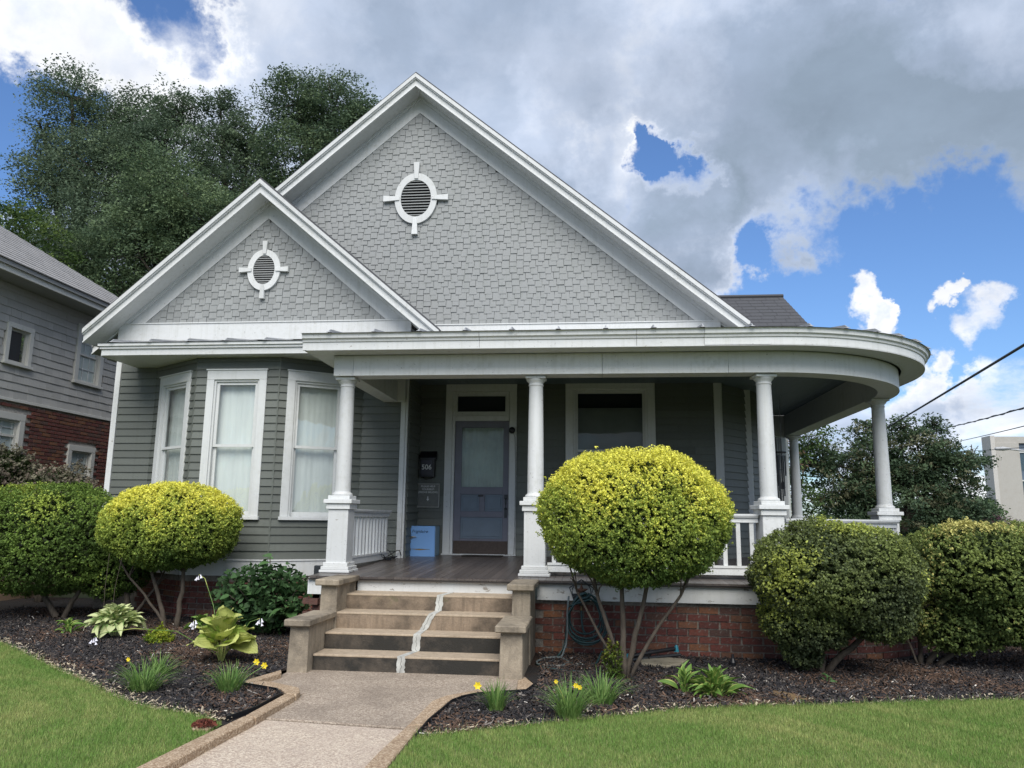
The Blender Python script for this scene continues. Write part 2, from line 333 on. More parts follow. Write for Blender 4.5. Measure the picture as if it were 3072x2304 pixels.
LAWN_R = [(-1.22,5.42),(-.56,5.78),(-.19,6.0),(.2,6.21),(.73,6.49),(1.27,6.68),(1.91,6.82),(2.76,7.07),(3.62,7.27),(5.2,7.6),(8,8),(8,3.6),(-1.22,3.6)]
sheet('lawn', LAWN_L, .036, SOIL); sheet('lawn', LAWN_R, .020, SOIL)
def grass(poly, seed, zb=.0):
    q = poly_area_pts(poly, 1.0, seed)
    g = np.random.default_rng(seed)
    near = [(x, y) for x, y in poly]
    q = poly_area_pts(poly, 18000, seed)
    q = q[(q[:, 1] > 4.3) & (q[:, 0]+.1*q[:, 1] < q[:, 1]*.78+1.5) & (q[:, 0]+.1*q[:, 1] > -q[:, 1]*.78-.7)]
    n = len(q)
    def fld(s, k): return np.sin(q[:, 0]*s+k)*np.sin(q[:, 1]*s*1.3+k*2)+.6*np.sin(q[:, 0]*s*2.3+q[:, 1]*s*1.7+k)
    wx = q[:, 0]+.35*np.sin(q[:, 1]*2.7+q[:, 0]*1.1); wy = q[:, 1]+.35*np.sin(q[:, 0]*2.3+1.7); q0 = q; q = np.stack([wx, wy], 1)
    dry = np.clip(.25+.14*fld(1.4, 1.3+seed)+.13*fld(3.9, .4)+.11*fld(9.5, 2)+.09*fld(23, 5)+g.normal(0, .2, n), 0, 1); q = q0
    h = g.uniform(.016, .036, n); a = g.uniform(0, 6.283, n); lean = g.uniform(.0, .022, n); la = a+g.normal(0, .5, n); w = g.uniform(.0014, .0026, n)
    bx, by = q[:, 0], q[:, 1]; dx = np.cos(a)*w; dy = np.sin(a)*w; lx = -np.sin(la)*lean; ly = np.cos(la)*lean
    z0 = np.full(n, zb); h = h+zb
    A = np.stack([bx-dx, by-dy, z0], 1); B = np.stack([bx+dx, by+dy, z0], 1); C = np.stack([bx+lx, by+ly, h], 1)
    v = np.stack([A, B, C], 1).reshape(-1, 3)
    gr = np.array([.165,.29,.065]); yl = np.array([.50,.48,.20]); c = gr*(1-dry[:, None]*.85)+yl*dry[:, None]*.85; c *= g.uniform(.62, 1.32, n)[:, None]
    e0 = np.array(poly[:11 if poly is LAWN_L else 10]); FV = []; FC = []          # ragged fringe along the bed edge
    for i in range(len(e0)-1):
        L = np.linalg.norm(e0[i+1]-e0[i]); m = int(L*900); f = g.random((m, 1)); p = e0[i]+(e0[i+1]-e0[i])*f+g.normal(0, .012, (m, 2))
        a = g.uniform(0, 6.283, m); hh = g.uniform(.02, .055, m)*(1+.8*(g.random(m) < .08)); ln = g.uniform(.005, .05, m); la = g.uniform(0, 6.283, m); ww = g.uniform(.0015, .0028, m)
        z_ = np.full(m, zb-.01); A = np.stack([p[:, 0]-np.cos(a)*ww, p[:, 1]-np.sin(a)*ww, z_], 1); B = np.stack([p[:, 0]+np.cos(a)*ww, p[:, 1]+np.sin(a)*ww, z_], 1); C = np.stack([p[:, 0]+np.cos(la)*ln, p[:, 1]+np.sin(la)*ln, z_+hh], 1)
        FV.append(np.stack([A, B, C], 1).reshape(-1, 3)); k_ = g.random((m, 1)); FC.append(np.where(k_ < .25, yl, gr)*g.uniform(.6, 1.2, (m, 1)))
    return np.concatenate([v]+FV), np.concatenate([c]+FC)
v1, c1 = grass(LAWN_L, 1, .034); v2, c2 = grass(LAWN_R, 2, .018)
kind(tag(npmesh('grass', np.concatenate([v1, v2]), 3, GRASSM, np.concatenate([c1, c2])), 'short mown green lawn grass with straw coloured patches', 'grass'), 'stuff')
# mulch chips
BED_L = [(-8.9,9.9)]+LAWN_L[1:11]+[(-2.62,5.6),(-2.56,6.5),(-2.7,6.62),(-3.1,6.85),(-2.98,7.4),(-2.98,9.2),(-3.6,10.8),(-7.2,11.5),(-8.9,11.5)]
BED_R = LAWN_R[:10]+[(5.2,10.5),(4.4,10.2),(3.4,9.15),(2.0,8.9),(-.6,8.95),(-.5,7.3),(-.60,6.92),(-.99,6.76),(-1.15,6.5),(-1.18,5.9)]
def mulch(poly, seed, zb):
    g = np.random.default_rng(seed); q = poly_area_pts(poly, 3600, seed); n = len(q)
    q = q[(np.abs(q[:, 0]+.1*q[:, 1]) < q[:, 1]*.8+.5)]; n = len(q)
    L = g.uniform(.008, .03, n)*(1+.8*(g.random(n) < .12)); w = g.uniform(.003, .008, n); a = g.uniform(0, 6.283, n); ti = g.normal(0, .35, n); z = g.uniform(-.002, .014, n)+np.abs(ti)*L*.3+zb
    ux, uy, uz = np.cos(a)*np.cos(ti), np.sin(a)*np.cos(ti), np.sin(ti); sx, sy = -np.sin(a), np.cos(a)
    c = np.stack([q[:, 0], q[:, 1], z], 1); U = np.stack([ux, uy, uz], 1)*L[:, None]; Sd = np.stack([sx, sy, g.normal(0, .4, n)], 1)*w[:, None]; T = np.zeros((n, 3)); T[:, 2] = w*.9
    A = c-U-Sd; B = c+U-Sd*.6; Ct = c+U*.9+T; Dt = c-U*.9+T; E_ = c+U+Sd*.7; G_ = c-U+Sd
    v = np.stack([A, B, Ct, Dt, Dt, Ct, E_, G_], 1).reshape(-1, 3)
    r = g.random(n); fld = np.sin(q[:, 0]*1.7+seed)*np.sin(q[:, 1]*2.1)+.5*np.sin(q[:, 0]*4+q[:, 1]*3.1)
    col = np.where((r < .70)[:, None], np.array([.020,.019,.021]), np.array([.055,.045,.04])); col = np.where((r > .955)[:, None], np.array([.15,.135,.12]), col); col = np.where((r > .992)[:, None], np.array([.48,.45,.40]), col)
    br = (g.random(n) < np.clip(.25+.45*fld, .04, .85))[:, None]; col = np.where(br & (r < .9)[:, None], np.array([.085,.052,.035])*g.uniform(.5, 1.5, n)[:, None], col); col = col*g.uniform(.6, 1.5, n)[:, None]
    P0 = np.array(LAWN_L[0:11] if seed == 5 else LAWN_R[:10]); dm = np.full(n, 9.)
    for i in range(len(P0)-1):
        a_, b_ = P0[i], P0[i+1]; tt = np.clip(((q-a_)@(b_-a_))/((b_-a_)@(b_-a_)), 0, 1); dm = np.minimum(dm, np.linalg.norm(q-(a_+tt[:, None]*(b_-a_)), axis=1))
    pale = g.random(n) < np.where(dm < .22, (.42 if seed == 5 else .15)*(1-dm/.22)+.03, 0); col = np.where(pale[:, None], np.array([.46,.39,.28])*g.uniform(.6, 1.2, n)[:, None], col)
    return v, np.repeat(col, 2, 0)
v1, c1 = mulch(BED_L, 5, .032); v2, c2 = mulch(BED_R, 6, .016)
kind(tag(npmesh('mulch', np.concatenate([v1, v2]), 4, MULCH, np.concatenate([c1, c2])), 'dark shredded bark mulch covering the garden beds', 'mulch'), 'stuff')

# ------------------------------------------------------------------ walkway, curbs
wk = put(bpy.data.objects.new('path', None)); kind(wk, 'structure')
b = MB(); b.pz([(-2.62,3.4),(-1.22,3.4),(-1.30,5.66),(-2.55,5.79)], -.1, .006); b.build('slab', AGG2, wk, bev=.008)
b = MB(); b.pz([(-2.55,5.815),(-1.30,5.695),(-1.15,6.3),(-1.15,6.68),(-.95,6.83),(-.72,6.88),(-.62,7.62),(-2.95,7.62),(-2.95,6.75),(-2.44,6.6)], -.1, .012); b.build('slab', AGG1, wk, bev=.008)
def blocks(name, polys, zt, mat, loc, label):
    t = thing(name, loc, label, 'kerb')
    for p in polys: MB().pz(p, -.05, zt+rnd.uniform(-.003,.003), None).build('kerb_block', mat, t, bev=.007)
    return t
MB().pz([(-2.56,5.788),(-1.295,5.658),(-1.295,5.698),(-2.56,5.818)], -.05, -.012).build('joint', MULCHG, wk)  # dark strip sunk in the gap, standing in for the joint's shade
blocks('garden_curb', [
    [(-2.66,3.4),(-2.50,3.4),(-2.46,5.03),(-2.43,5.60),(-2.53,5.645),(-2.58,5.1),(-2.62,4.5)],
    [(-2.53,5.665),(-2.43,5.62),(-2.415,6.32),(-2.52,6.37)],
    [(-2.52,6.39),(-2.415,6.345),(-2.43,6.47),(-2.49,6.60),(-2.80,6.78),(-3.06,6.83),(-3.04,6.75),(-2.64,6.56)],
    [(-3.06,6.85),(-2.97,6.82),(-2.885,7.18),(-2.945,7.32)]], .062, CURB, (-2.5,5.6,0), 'raised tan aggregate curb of cracked blocks between the walk and the left mulch bed')
blocks('garden_curb', [
    [(-1.36,3.4),(-1.22,3.4),(-1.23,4.8),(-1.235,5.33),(-1.23,5.70),(-1.33,5.66),(-1.36,5.0)],
    [(-1.33,5.68),(-1.225,5.73),(-1.20,6.15),(-1.18,6.46),(-1.10,6.63),(-.99,6.75),(-.76,6.84),(-.76,6.91),(-1.03,6.86),(-1.24,6.63),(-1.31,6.43)]], .034, CURB, (-1.25,5.6,0), 'low tan aggregate curb curving along the right side of the walk')
tag(MB().pz([(-.67,6.93),(-.59,6.93),(-.54,7.22),(-.64,7.5),(-.70,7.35)], -.03, .03).build('edging_brick', CURB, bev=.006), 'single flat tan curb stone lying against the right step pillar', 'stone')
def strip(path, h, th, name, label):
    b = MB()
    pr = []
    for i, p in enumerate(path):
        a = path[max(i-1, 0)]; c = path[min(i+1, len(path)-1)]; d = Vector((c[0]-a[0], c[1]-a[1], 0)).normalized(); pr.append((p[0], p[1], -d.y, d.x))
    b.sweep(pr, [(0,-.03),(th,-.03),(th,h),(0,h)]); return tag(b.build(name, BLACK), label, 'edging')
strip([(-2.63,5.58),(-2.555,5.9),(-2.55,6.37),(-2.66,6.535),(-3.1,6.735)], .068, .008, 'plastic_edging', 'black plastic edging along the left mulch bed')
strip([(-1.20,5.40),(-1.20,5.8),(-1.165,6.16),(-1.14,6.44),(-1.07,6.6),(-.97,6.72),(-.75,6.82),(-.58,6.9),(-.52,7.2)], .05, .008, 'plastic_edging', 'black plastic edging along the curved right mulch bed')

# ------------------------------------------------------------------ concrete steps
st = thing('front_steps', (-1.83,8.0,0), 'stained concrete front steps with a pale crack running up them and stubby cheek walls', 'steps')
SY = [7.6,7.915,8.23,8.545]; SZ = .1625
for i in range(4):
    x1 = -.905 if i < 2 else -.86
    yb = SY[i+1] if i < 3 else 8.93
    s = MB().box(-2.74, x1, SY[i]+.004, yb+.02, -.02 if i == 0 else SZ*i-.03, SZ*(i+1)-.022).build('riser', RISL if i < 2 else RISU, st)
    MB().box(-2.745, x1+.004, SY[i], yb+.004, SZ*(i+1)-.021, SZ*(i+1)).build('tread', TREAD, s, bev=.004)
def cheek(x0, x1, y0, y1, z, ov, nm):
    b = MB(); t = .012
    b.add([(x0,y0,-.03),(x1,y0,-.03),(x1,y1,-.03),(x0,y1,-.03),(x0+t,y0+t,z),(x1-t*.3,y0+t,z),(x1-t*.3,y1,z),(x0+t,y1,z)], [(0,3,2,1),(4,5,6,7),(0,1,5,4),(1,2,6,5),(2,3,7,6),(3,0,4,7)])
    o = b.build('cheek_wall', CONC, st, bev=.006)
    MB().box(x0-ov, x1+ov, y0-.06, y1+(.05 if nm else -.001), z+.001, z+.066).build('coping', CONC, o, bev=.01)
cheek(-2.953,-2.75,7.46,8.19,.44,.03,0); cheek(-2.928,-2.733,8.2,8.88,.763,.035,0)
cheek(-.892,-.668,7.46,8.19,.434,.035,0); cheek(-.861,-.655,8.2,8.88,.752,.04,0)
for (xa, xb, y, z0, z1) in ((-1.86,-1.86,7.6,0,.1625),(-1.79,-1.78,7.915,.1625,.325),(-1.79,-1.70,8.23,.325,.4875),(-1.69,-1.68,8.545,.4875,.65)):
    pts = []; k = 9
    for i in range(k): pts.append((xa+(xb-xa)*i/(k-1)-.040+rnd.uniform(-.006,.006), z0+(z1-z0)*i/(k-1)))
    for i in range(k)[::-1]: pts.append((xa+(xb-xa)*i/(k-1)+.036+rnd.uniform(-.007,.007), z0+(z1-z0)*i/(k-1)))
    MB().py(pts, y-.004, y+.003).build('crack_patch', PATCH, st)
    MB().tube([(xa+(xb-xa)*i/7+rnd.uniform(-.012,.012), y-.0045, z0+(z1-z0)*i/7) for i in range(8)], .0016, 4).build('crack', BLACK, st)
for (xa, xb, y0, y1, z) in ((-1.86,-1.79,7.6,7.915,.1625),(-1.78,-1.79,7.915,8.23,.325),(-1.70,-1.69,8.23,8.545,.4875),(-1.68,-1.62,8.545,8.9,.65)):
    MB().pz([(xa-.035,y0),(xa+.035,y0),(xb+.03,y1),(xb-.03,y1)], z-.003, z+.004).build('crack_patch', PATCH, st)

# ------------------------------------------------------------------ HOUSE
house = thing('house', (-2.8,12,0), 'grey shingled cottage with two white gables, a bay window and a curved porch', 'house')
H = house
def FZ(y): return .814+.0277*(y-9.0)
EXP = .1166
WING = 11.6; DW = 12.4
BAY = [(-7.06,11.6),(-5.985,10.88),(-4.675,10.88),(-3.6,11.6)]
# shared clapboard mesh, 1 m long, local x along wall, y inward
cb_me = MB().add([(0,-.027,0),(1,-.027,0),(1,0,0),(0,0,0),(0,-.006,EXP+.014),(1,-.006,EXP+.014),(1,0,EXP+.014),(0,0,EXP+.014)],[(0,3,2,1),(4,5,6,7),(0,1,5,4),(1,2,6,5),(2,3,7,6),(3,0,4,7)]).mesh('siding_board', SIDING)
board_n = [0]; loose = MB()
def siding(a, b, z0, z1, cuts=(), parts=True, zbase=.87, stretch=(0, 0)):
    M, L = frame(a, b); k = 0
    while zbase+k*EXP < z1-.02:
        z = zbase+k*EXP; k += 1
        if z < z0-.03: continue
        rng = [(0., L)]
        for (u0, u1, c0, c1) in cuts:
            if c0 < z+EXP*.5 < c1:
                new = []
                for (p, q) in rng:
                    if u0 > p and u0 < q: new.append((p, u0))
                    if u1 < q and u1 > p: new.append((u1, q))
                    if u1 <= p or u0 >= q: new.append((p, q))
                rng = new
        r2 = []
        for (p, q) in rng:
            if q-p > .9 and rnd.random() < .3: c = rnd.uniform(p+.3, q-.3); r2 += [(p, c-.002), (c+.002, q)]
            else: r2.append((p, q))
        for (p, q) in r2:
            if q-p < .03: continue
            T = M @ Matrix.Translation((p, 0, z)) @ Matrix.Rotation(rnd.gauss(0, .0006), 4, 'Y') @ Matrix.Diagonal((q-p, 1, 1, 1))
            if parts and board_n[0] < 298:
                board_n[0] += 1; put(bpy.data.objects.new('siding_board', cb_me), H, T)
            else: loose.add([v.co[:] for v in cb_me.vertices], [tuple(f.vertices) for f in cb_me.polygons], T)
def wall(a, b, z0, z1, cuts, th=.1, mat=None, name='wall'):
    M, L = frame(a, b); B = MB(M)
    us = sorted({0., L, *[c[0] for c in cuts], *[c[1] for c in cuts]}); zs = sorted({z0, z1, *[min(max(c[2], z0), z1) for c in cuts], *[min(max(c[3], z0), z1) for c in cuts]})
    for i in range(len(us)-1):
        for j in range(len(zs)-1):
            um, zm = (us[i]+us[i+1])/2, (zs[j]+zs[j+1])/2
            if any(c[0] < um < c[1] and c[2] < zm < c[3] for c in cuts): continue
            B.box(us[i], us[i+1], .002, th, zs[j], zs[j+1])
    return B.build(name, mat or BACK, H)
def window(M, u0, u1, z0, z1, cw, zr, glass, inner, parent=None, sillh=.05, head=.14, mat=None, curtain=True, thing_parent=None, name='window'):
    """double hung window in wall frame M: outer casing u0..u1, z0..z1"""
    mat = mat or TRIM; P_ = parent or H
    B = MB(M); B.box(u0, u0+cw, -.038, .01, z0+sillh, z1-head); B.box(u1-cw, u1, -.038, .01, z0+sillh, z1-head); B.box(u0, u1, -.040, .01, z1-head, z1); B.box(u0-.015, u1+.015, -.055, .0, z1+.0005, z1+.022)
    w = B.build(name, mat, P_, bev=.003)
    MB(M).box(u0-.02, u1+.02, -.07, .02, z0, z0+sillh-.001).build('sill', mat, w, bev=.004)
    a, b_ = u0+cw, u1-cw; lo, hi = z0+sillh, z1-head
    MB(M).box(a, a+.03, -.015, .06, lo, hi).box(b_-.03, b_, -.015, .06, lo, hi).box(a+.03, b_-.03, -.015, .06, hi-.03, hi).build('frame', mat, w)
    a += .03; b_ -= .03; hi -= .03; s = .045
    MB(M).box(a, a+s, .012, .042, zr-.02, hi).box(b_-s, b_, .012, .042, zr-.02, hi).box(a+s, b_-s, .012, .042, hi-s, hi).box(a+s, b_-s, .012, .042, zr-.02, zr+.02).build('sash', mat, w)
    MB(M).box(a, a+s, .045, .075, lo, zr+.018).box(b_-s, b_, .045, .075, lo, zr+.018).box(a+s, b_-s, .045, .075, lo, lo+.07).box(a+s, b_-s, .045, .075, zr-.018, zr+.018).build('sash', mat, w)
    MB(M).add([(a+s,.03,zr+.02),(b_-s,.03,zr+.02),(b_-s,.03,hi-s),(a+s,.03,hi-s)], [(0,1,2,3)]).build('pane', glass, w)
    MB(M).add([(a+s,.06,lo+.07),(b_-s,.06,lo+.07),(b_-s,.06,zr-.018),(a+s,.06,zr-.018)], [(0,1,2,3)]).build('pane', glass, w)
    if curtain:
        n = 60; vs = []; 
        for i in range(n+1):
            u = a-.22+(b_-a+.44)*i/n; y = .135+.0035*math.sin(i*.45+u0*7)+.002*math.sin(i*1.3)
            for z in (lo, zr, hi): vs.append((u, y+.003*math.sin(i*.5+z*4), z))
        MB(M).add(vs, [(i*3+j, i*3+3+j, i*3+4+j, i*3+1+j) for i in range(n) for j in (0, 1)]).build('curtain', inner, w, smooth=True)
    else: MB(M).box(a-.02, b_+.02, .16, .17, lo, hi).build('blind_or_dark_back', inner, w)
    return w
# --- foundation walls and siding of the wing + bay
ML, LL = frame((-7.77,WING), BAY[0]); siding((-7.68,WING), BAY[0], .87, 3.9); wall((-7.77,WING), BAY[0], .64, 4.4, [])
wc = {0:(.19,1.16), 1:(.18,1.12), 2:(.115,1.08)}
for i in range(3):
    a, b_ = BAY[i], BAY[i+1]; M, L = frame(a, b_); u0, u1 = wc[i]
    siding(a, b_, .87, 3.86, [(u0+.03, u1-.03, 1.47, 3.64)]); wall(a, b_, .64, 3.9, [(u0+.05, u1-.05, 1.46, 3.62)])
    window(M, u0, u1, 1.43, 3.65, .115, 2.515, GLASS, CURT)
    MB(M).box(.0, L, -.045, .0, .63, .845).box(-.01, L+.01, -.06, .0, .846, .868).build('skirt_board', WHITE, H)
    MB(M).box(L-.012, L+.012, -.022, .0, .87, 3.86).build('corner_bead', SIDING, H)
siding(BAY[3], (-2.97,WING), .87, 3.68); wall(BAY[3], (-2.86,WING), .4, 4.4, [])
MB().box(-7.78,-7.69,WING-.03,WING+.06,.6,4.33).build('corner_board', WHITE, H, bev=.003)
MB().box(-7.68,-7.07,WING-.045,WING-.001,.63,.868).build('skirt_board', WHITE, H)
MB().box(-2.975,-2.90,WING-.032,WING,.868,3.68).box(-2.895,-2.862,WING-.032,WING+.02,.868,3.68).build('corner_board', TRIM, H, bev=.004)
siding((-2.86,WING+.03), (-2.86,DW), .87, 3.68, parts=False); wall((-2.86,WING), (-2.86,DW), .5, 3.9, [], .08)
wall((-7.78,12.8), (-7.78,WING), 0, 4.4, [], .1); wall((-8.11,20), (-8.11,12.4), 0, 4.7, [], .1)
# --- porch back wall (door wall)
door_cut = (-2.42+2.86, -1.24+2.86, .8, 3.7); win_cut = (-.44+2.86, 1.0+2.86, 1.44, 3.7)
siding((-2.86,DW), (1.93,DW), .9, 3.68, [(door_cut[0]+.03, door_cut[1]-.03, .8, 3.8), (win_cut[0]+.03, win_cut[1]-.03, 1.47, 3.8)], zbase=.87+0.03)
wall((-2.86,DW), (2.04,DW), .5, 4.5, [(door_cut[0]+.1, door_cut[1]-.1, .88, 3.56), (win_cut[0]+.1, win_cut[1]-.1, 1.5, 3.58)])
MB().box(1.93,2.04,DW-.032,DW+.0,.9,3.68).box(2.041,2.06,DW-.02,DW+.1,.9,3.68).build('corner_board', TRIM, H, bev=.004)
P1 = (2.551,13.1); siding((2.06,DW+.08), P1, .9, 3.68, parts=False); wall((2.05,DW+.07), P1, .5, 4.4, [], .1)
MB().box(2.52,2.64,13.07,13.17,.9,3.68).build('corner_board', TRIM, H, bev=.004)
siding((2.64,13.15), (2.80,13.4), .9, 3.68, parts=False); wall((2.62,13.12), (2.80,17.0), .5, 4.4, [], .1)
# back wing with the white window
wall((2.8,17.0), (4.14,17.0), .4, 5.4, [(.75,1.25,1.2,3.6)]); wall((4.14,17.0), (4.14,21), .4, 5.4, [])
Mb, _ = frame((2.8,17.0), (4.14,17.0)); window(Mb, .6, 1.33, 1.2, 3.75, .10, 2.5, GLASS, CURT, mat=WHITE)
siding((2.8,17.0), (3.4,17.0), .9, 5.3, parts=False)
if loose.v: kind(loose.build('siding_board', SIDING, H), 'stuff')

# --- door
DF = MB(); Y0 = DW-.04
DF.box(-2.42,-2.305,Y0,DW+.01,FZ(DW),3.56).box(-1.353,-1.238,Y0,DW+.01,FZ(DW),3.56).box(-2.42,-1.238,Y0-.003,DW+.01,3.561,3.68)
DF.box(-2.304,-2.26,DW-.02,DW+.08,FZ(DW),3.56).box(-1.362,-1.354,DW-.02,DW+.08,FZ(DW),3.56).box(-2.26,-1.362,DW-.03,DW+.08,3.07,3.15).box(-2.26,-1.362,DW-.02,DW+.08,3.515,3.56)
dr = DF.build('door_frame', TRIM, H, bev=.003)
MB().box(-2.26,-2.23,DW-.012,DW+.05,3.151,3.514).box(-1.43,-1.363,DW-.012,DW+.05,3.151,3.514).box(-2.23,-1.43,DW-.012,DW+.05,3.151,3.225).box(-2.23,-1.43,DW-.012,DW+.05,3.487,3.514).build('transom_sash', TRIM, dr)
MB().add([(-2.23,DW+.02,3.22),(-1.43,DW+.02,3.22),(-1.43,DW+.02,3.49),(-2.23,DW+.02,3.49)],[(0,1,2,3)]).build('transom_pane', GLASSD, dr)
MB().box(-2.30,-1.32,DW+.1,DW+.11,3.05,3.55).build('transom_dark_back', DARKIN, dr)  # near-black sheet standing in for the unlit room behind the transom
MB().box(-2.43,-1.23,DW-.10,DW+.02,FZ(DW)-.002,FZ(DW)+.018).build('threshold', TRIM, dr, bev=.004)
d = MB(); yf, yb = DW+.015, DW+.05
d.box(-2.259,-2.145,yf,yb,.925,3.0695).box(-1.457,-1.3625,yf,yb,.925,3.0695).box(-2.145,-1.457,yf,yb,2.96,3.0695).box(-2.145,-1.457,yf,yb,1.87,1.99).box(-2.145,-1.457,yf,yb,.925,1.165).box(-2.145,-1.457,yf,yb,1.505,1.60).box(-1.84,-1.75,yf,yb,1.60,1.87)
door = d.build('door', DOORP, H, bev=.003)
for (x0, x1, z0, z1) in ((-2.145,-1.84,1.60,1.87),(-1.75,-1.457,1.60,1.87),(-2.145,-1.457,1.165,1.505)):
    MB().box(x0,x1,yf+.014,yb,z0,z1).box(x0+.035,x1-.035,yf+.006,yf+.02,z0+.035,z1-.035).build('door_panel', DOORB, door, bev=.004)
MB().add([(-2.145,yf+.01,1.99),(-1.457,yf+.01,1.99),(-1.457,yf+.01,2.96),(-2.145,yf+.01,2.96)],[(0,1,2,3)]).build('door_pane', GLASSD, door)
vs = []; n = 50
for i in range(n+1):
    x = -2.15+.70*i/n
    for z in (1.98, 2.97): vs.append((x, yb+.02+.006*math.sin(i*1.1), z))
MB().add(vs, [(i*2, i*2+2, i*2+3, i*2+1) for i in range(n)]).build('door_curtain', flat('door_curtain', (.50,.55,.50), .9, amp=.3, sc=3), door, smooth=True)
MB().box(-2.252,-1.368,yf-.006,yf-.001,.928,1.13).build('kick_plate', KICK, door)
MB().box(-1.86,-1.775,yf-.012,yf,1.835,1.865).build('mail_slot', BLACK, door, bev=.003)
MB().box(-1.428,-1.385,yf-.012,yf,1.50,1.66).box(-1.432,-1.38,yf-.02,yf,1.80,1.87).tube([(-1.405,yf-.01,1.64),(-1.405,yf-.05,1.66),(-1.405,yf-.055,1.72),(-1.405,yf-.05,1.78),(-1.405,yf-.01,1.81)], .011).build('door_handle', IRON, door)
# --- porch window
Mw, _ = frame((0,DW), (1,DW)); pw = window(Mw, -.44, 1.0, 1.44, 3.685, .125, 2.584, GLASSD, SHADE, curtain=False, head=.09)
pwb = MB().box(-.27,.82,DW+.12,DW+.125,1.5,3.296).build('roller_shade', SHADE, pw); 
MB().box(-.3,.85,DW+.3,DW+.31,1.45,3.65).build('dark_room', DARKIN, pw)
for o in list(pw.children):
    if o.name.startswith('blind_or_dark_back'): bpy.data.objects.remove(o)

# --- porch arc geometry
XC, YC = 2.05, 11.4
def arc_path(r_off, x0, yend=16.6, n=18):     # outline at distance r_off outside the column line (radius 2.02)
    r = 2.02+r_off; p = [(x0, YC-r, 0, -1)]
    k = 0
    for i in range(n+1):
        a = -math.pi/2+math.pi/2*i/n; p.append((XC+r*math.cos(a), YC+r*math.sin(a), math.cos(a), math.sin(a)))
    p.append((XC+r, yend, 1, 0)); return p
def band_split(name, x0, prof, mat, breaks):
    full = arc_path(0, x0, 16.6, 28); cuts = [x0]+breaks; o = None
    for i, c in enumerate(breaks): o = MB().sweep([(cuts[i]+(.002 if i else 0), full[0][1], 0, -1), (c-.002, full[0][1], 0, -1)], [(a+rnd.uniform(-.0008,.0008), z) for a, z in prof]).build(name, mat, H)
    return MB().sweep([(breaks[-1]+.002, full[0][1], 0, -1)]+full[1:], prof).build(name, mat, H)
def band(name, r, x0, prof, mat, yend=16.6, parent=None):
    return MB().sweep([(x-nx*0, y-ny*0, nx, ny) for x, y, nx, ny in arc_path(r, x0, yend, 28)], prof).build(name, mat, parent or H)
# beam: outer face r=.18
bm = band_split('porch_beam', -3.25, [(.18,3.242),(.18,3.678),(-.09,3.678),(-.09,3.242)], WHITE, [-3.0, .12, 1.62])
band('beam_cap_strip', 0, -3.26, [(.181,3.60),(.215,3.66),(.215,3.50),(.181,3.50)][::-1], WHITE)
MB().box(-3.25,-3.02,9.47,WING-.035,3.262,3.672).build('porch_beam', WHITE, H, bev=.003)
MB().box(-3.02,-2.90,WING-.12,WING-.034,3.262,3.672).build('porch_beam', TRIM, H)
MB().box(2.83,4.24,16.38,16.60,3.242,3.676).build('porch_beam', WHITE, H)
# ceiling boards
cb_ = MB(); x = -3.02; CPTS = arc_path(-.09, -3.0, 16.4)
def front_y(x, off):
    r = 2.02+off
    if x <= XC: return YC-r
    dx = min(x-XC, r-.001); return YC-math.sqrt(r*r-dx*dx)
while x < 4.12:
    yb_ = WING if x < -2.86 else (DW if x < 2.05 else 16.38); cb_.box(x, x+.076, front_y(x+.04, -.09)+.002, yb_-.002, 3.680, 3.69); cb_.box(x+.076, x+.08, front_y(x+.04, -.09)+.002, yb_-.002, 3.684, 3.69); x += .08
kind(cb_.build('ceiling_board', CEIL, H), 'stuff')
# eave: soffit, fascia with crown steps
band('porch_soffit', 0, -3.50, [(.182,3.500),(.50,3.500),(.50,3.512),(.182,3.512)], WHITE)
fa = band_split('fascia', -3.55, [(.47,3.505),(.50,3.505),(.50,3.60),(.515,3.605),(.52,3.63),(.545,3.645),(.55,3.69),(.565,3.70),(.47,3.70)], WHITE, [-1.35, .52, 1.3])
MB().box(-3.549,-3.50,8.94,10.57,3.508,3.699).build('fascia', WHITE, H); MB().box(-3.499,-3.25,9.2,10.598,3.501,3.511).build('porch_soffit', WHITE, H)
MB().box(-3.499,-3.02,10.6,11.57,3.502,3.513).build('porch_soffit', WHITE, H)
# low metal roof
rp_ = MB(); op = arc_path(.58, -3.56, 16.8, 28); vs = []
for (x, y, nx, ny) in op:
    ix = min(max(x, -3.56), 2.05) if y < YC else 2.05+0; iy = DW-.05 if y < DW else y
    if nx > .01: ix, iy = 2.2, max(DW-.05, y)
    vs += [(x, y, 3.702), (ix, iy, 4.26)]
rp_.add(vs, [(i*2, i*2+2, i*2+3, i*2+1) for i in range(len(op)-1)]); rf = rp_.build('porch_roof', METAL, H)
rf.data.materials[0] = METAL
def seam(p, q, par=None):
    p = Vector(p); q = Vector(q); u = (q-p); L = u.length; u.normalize(); w = Vector((-u.y, u.x, 0)).normalized(); m = u.cross(w)
    if m.z < 0: m = -m
    Mx = Matrix(((u.x, w.x, m.x, p.x), (u.y, w.y, m.y, p.y), (u.z, w.z, m.z, p.z), (0, 0, 0, 1)))
    MB(Mx).add([(-.01,-.03,.002),(L,-.03,.002),(L,.03,.002),(-.01,.03,.002),(0,-.006,.012),(.07,-.006,.042),(L,-.006,.042),(L,.006,.042),(.07,.006,.042),(0,.006,.012)],
        [(0,1,6,5,4),(3,9,8,7,2),(4,5,8,9),(5,6,7,8),(0,4,9,3),(1,2,7,6)]).build('roof_seam', METAL, par or rf)
for k in range(10): x = -3.2+k*.56; seam((x, 8.79, 3.705), (x, DW-.1, 4.255))
for k in range(1, 9):
    a = -math.pi/2+math.pi/2*k/9; r = 2.61; seam((XC+r*math.cos(a), YC+r*math.sin(a), 3.705), (2.2, DW-.05, 4.25))
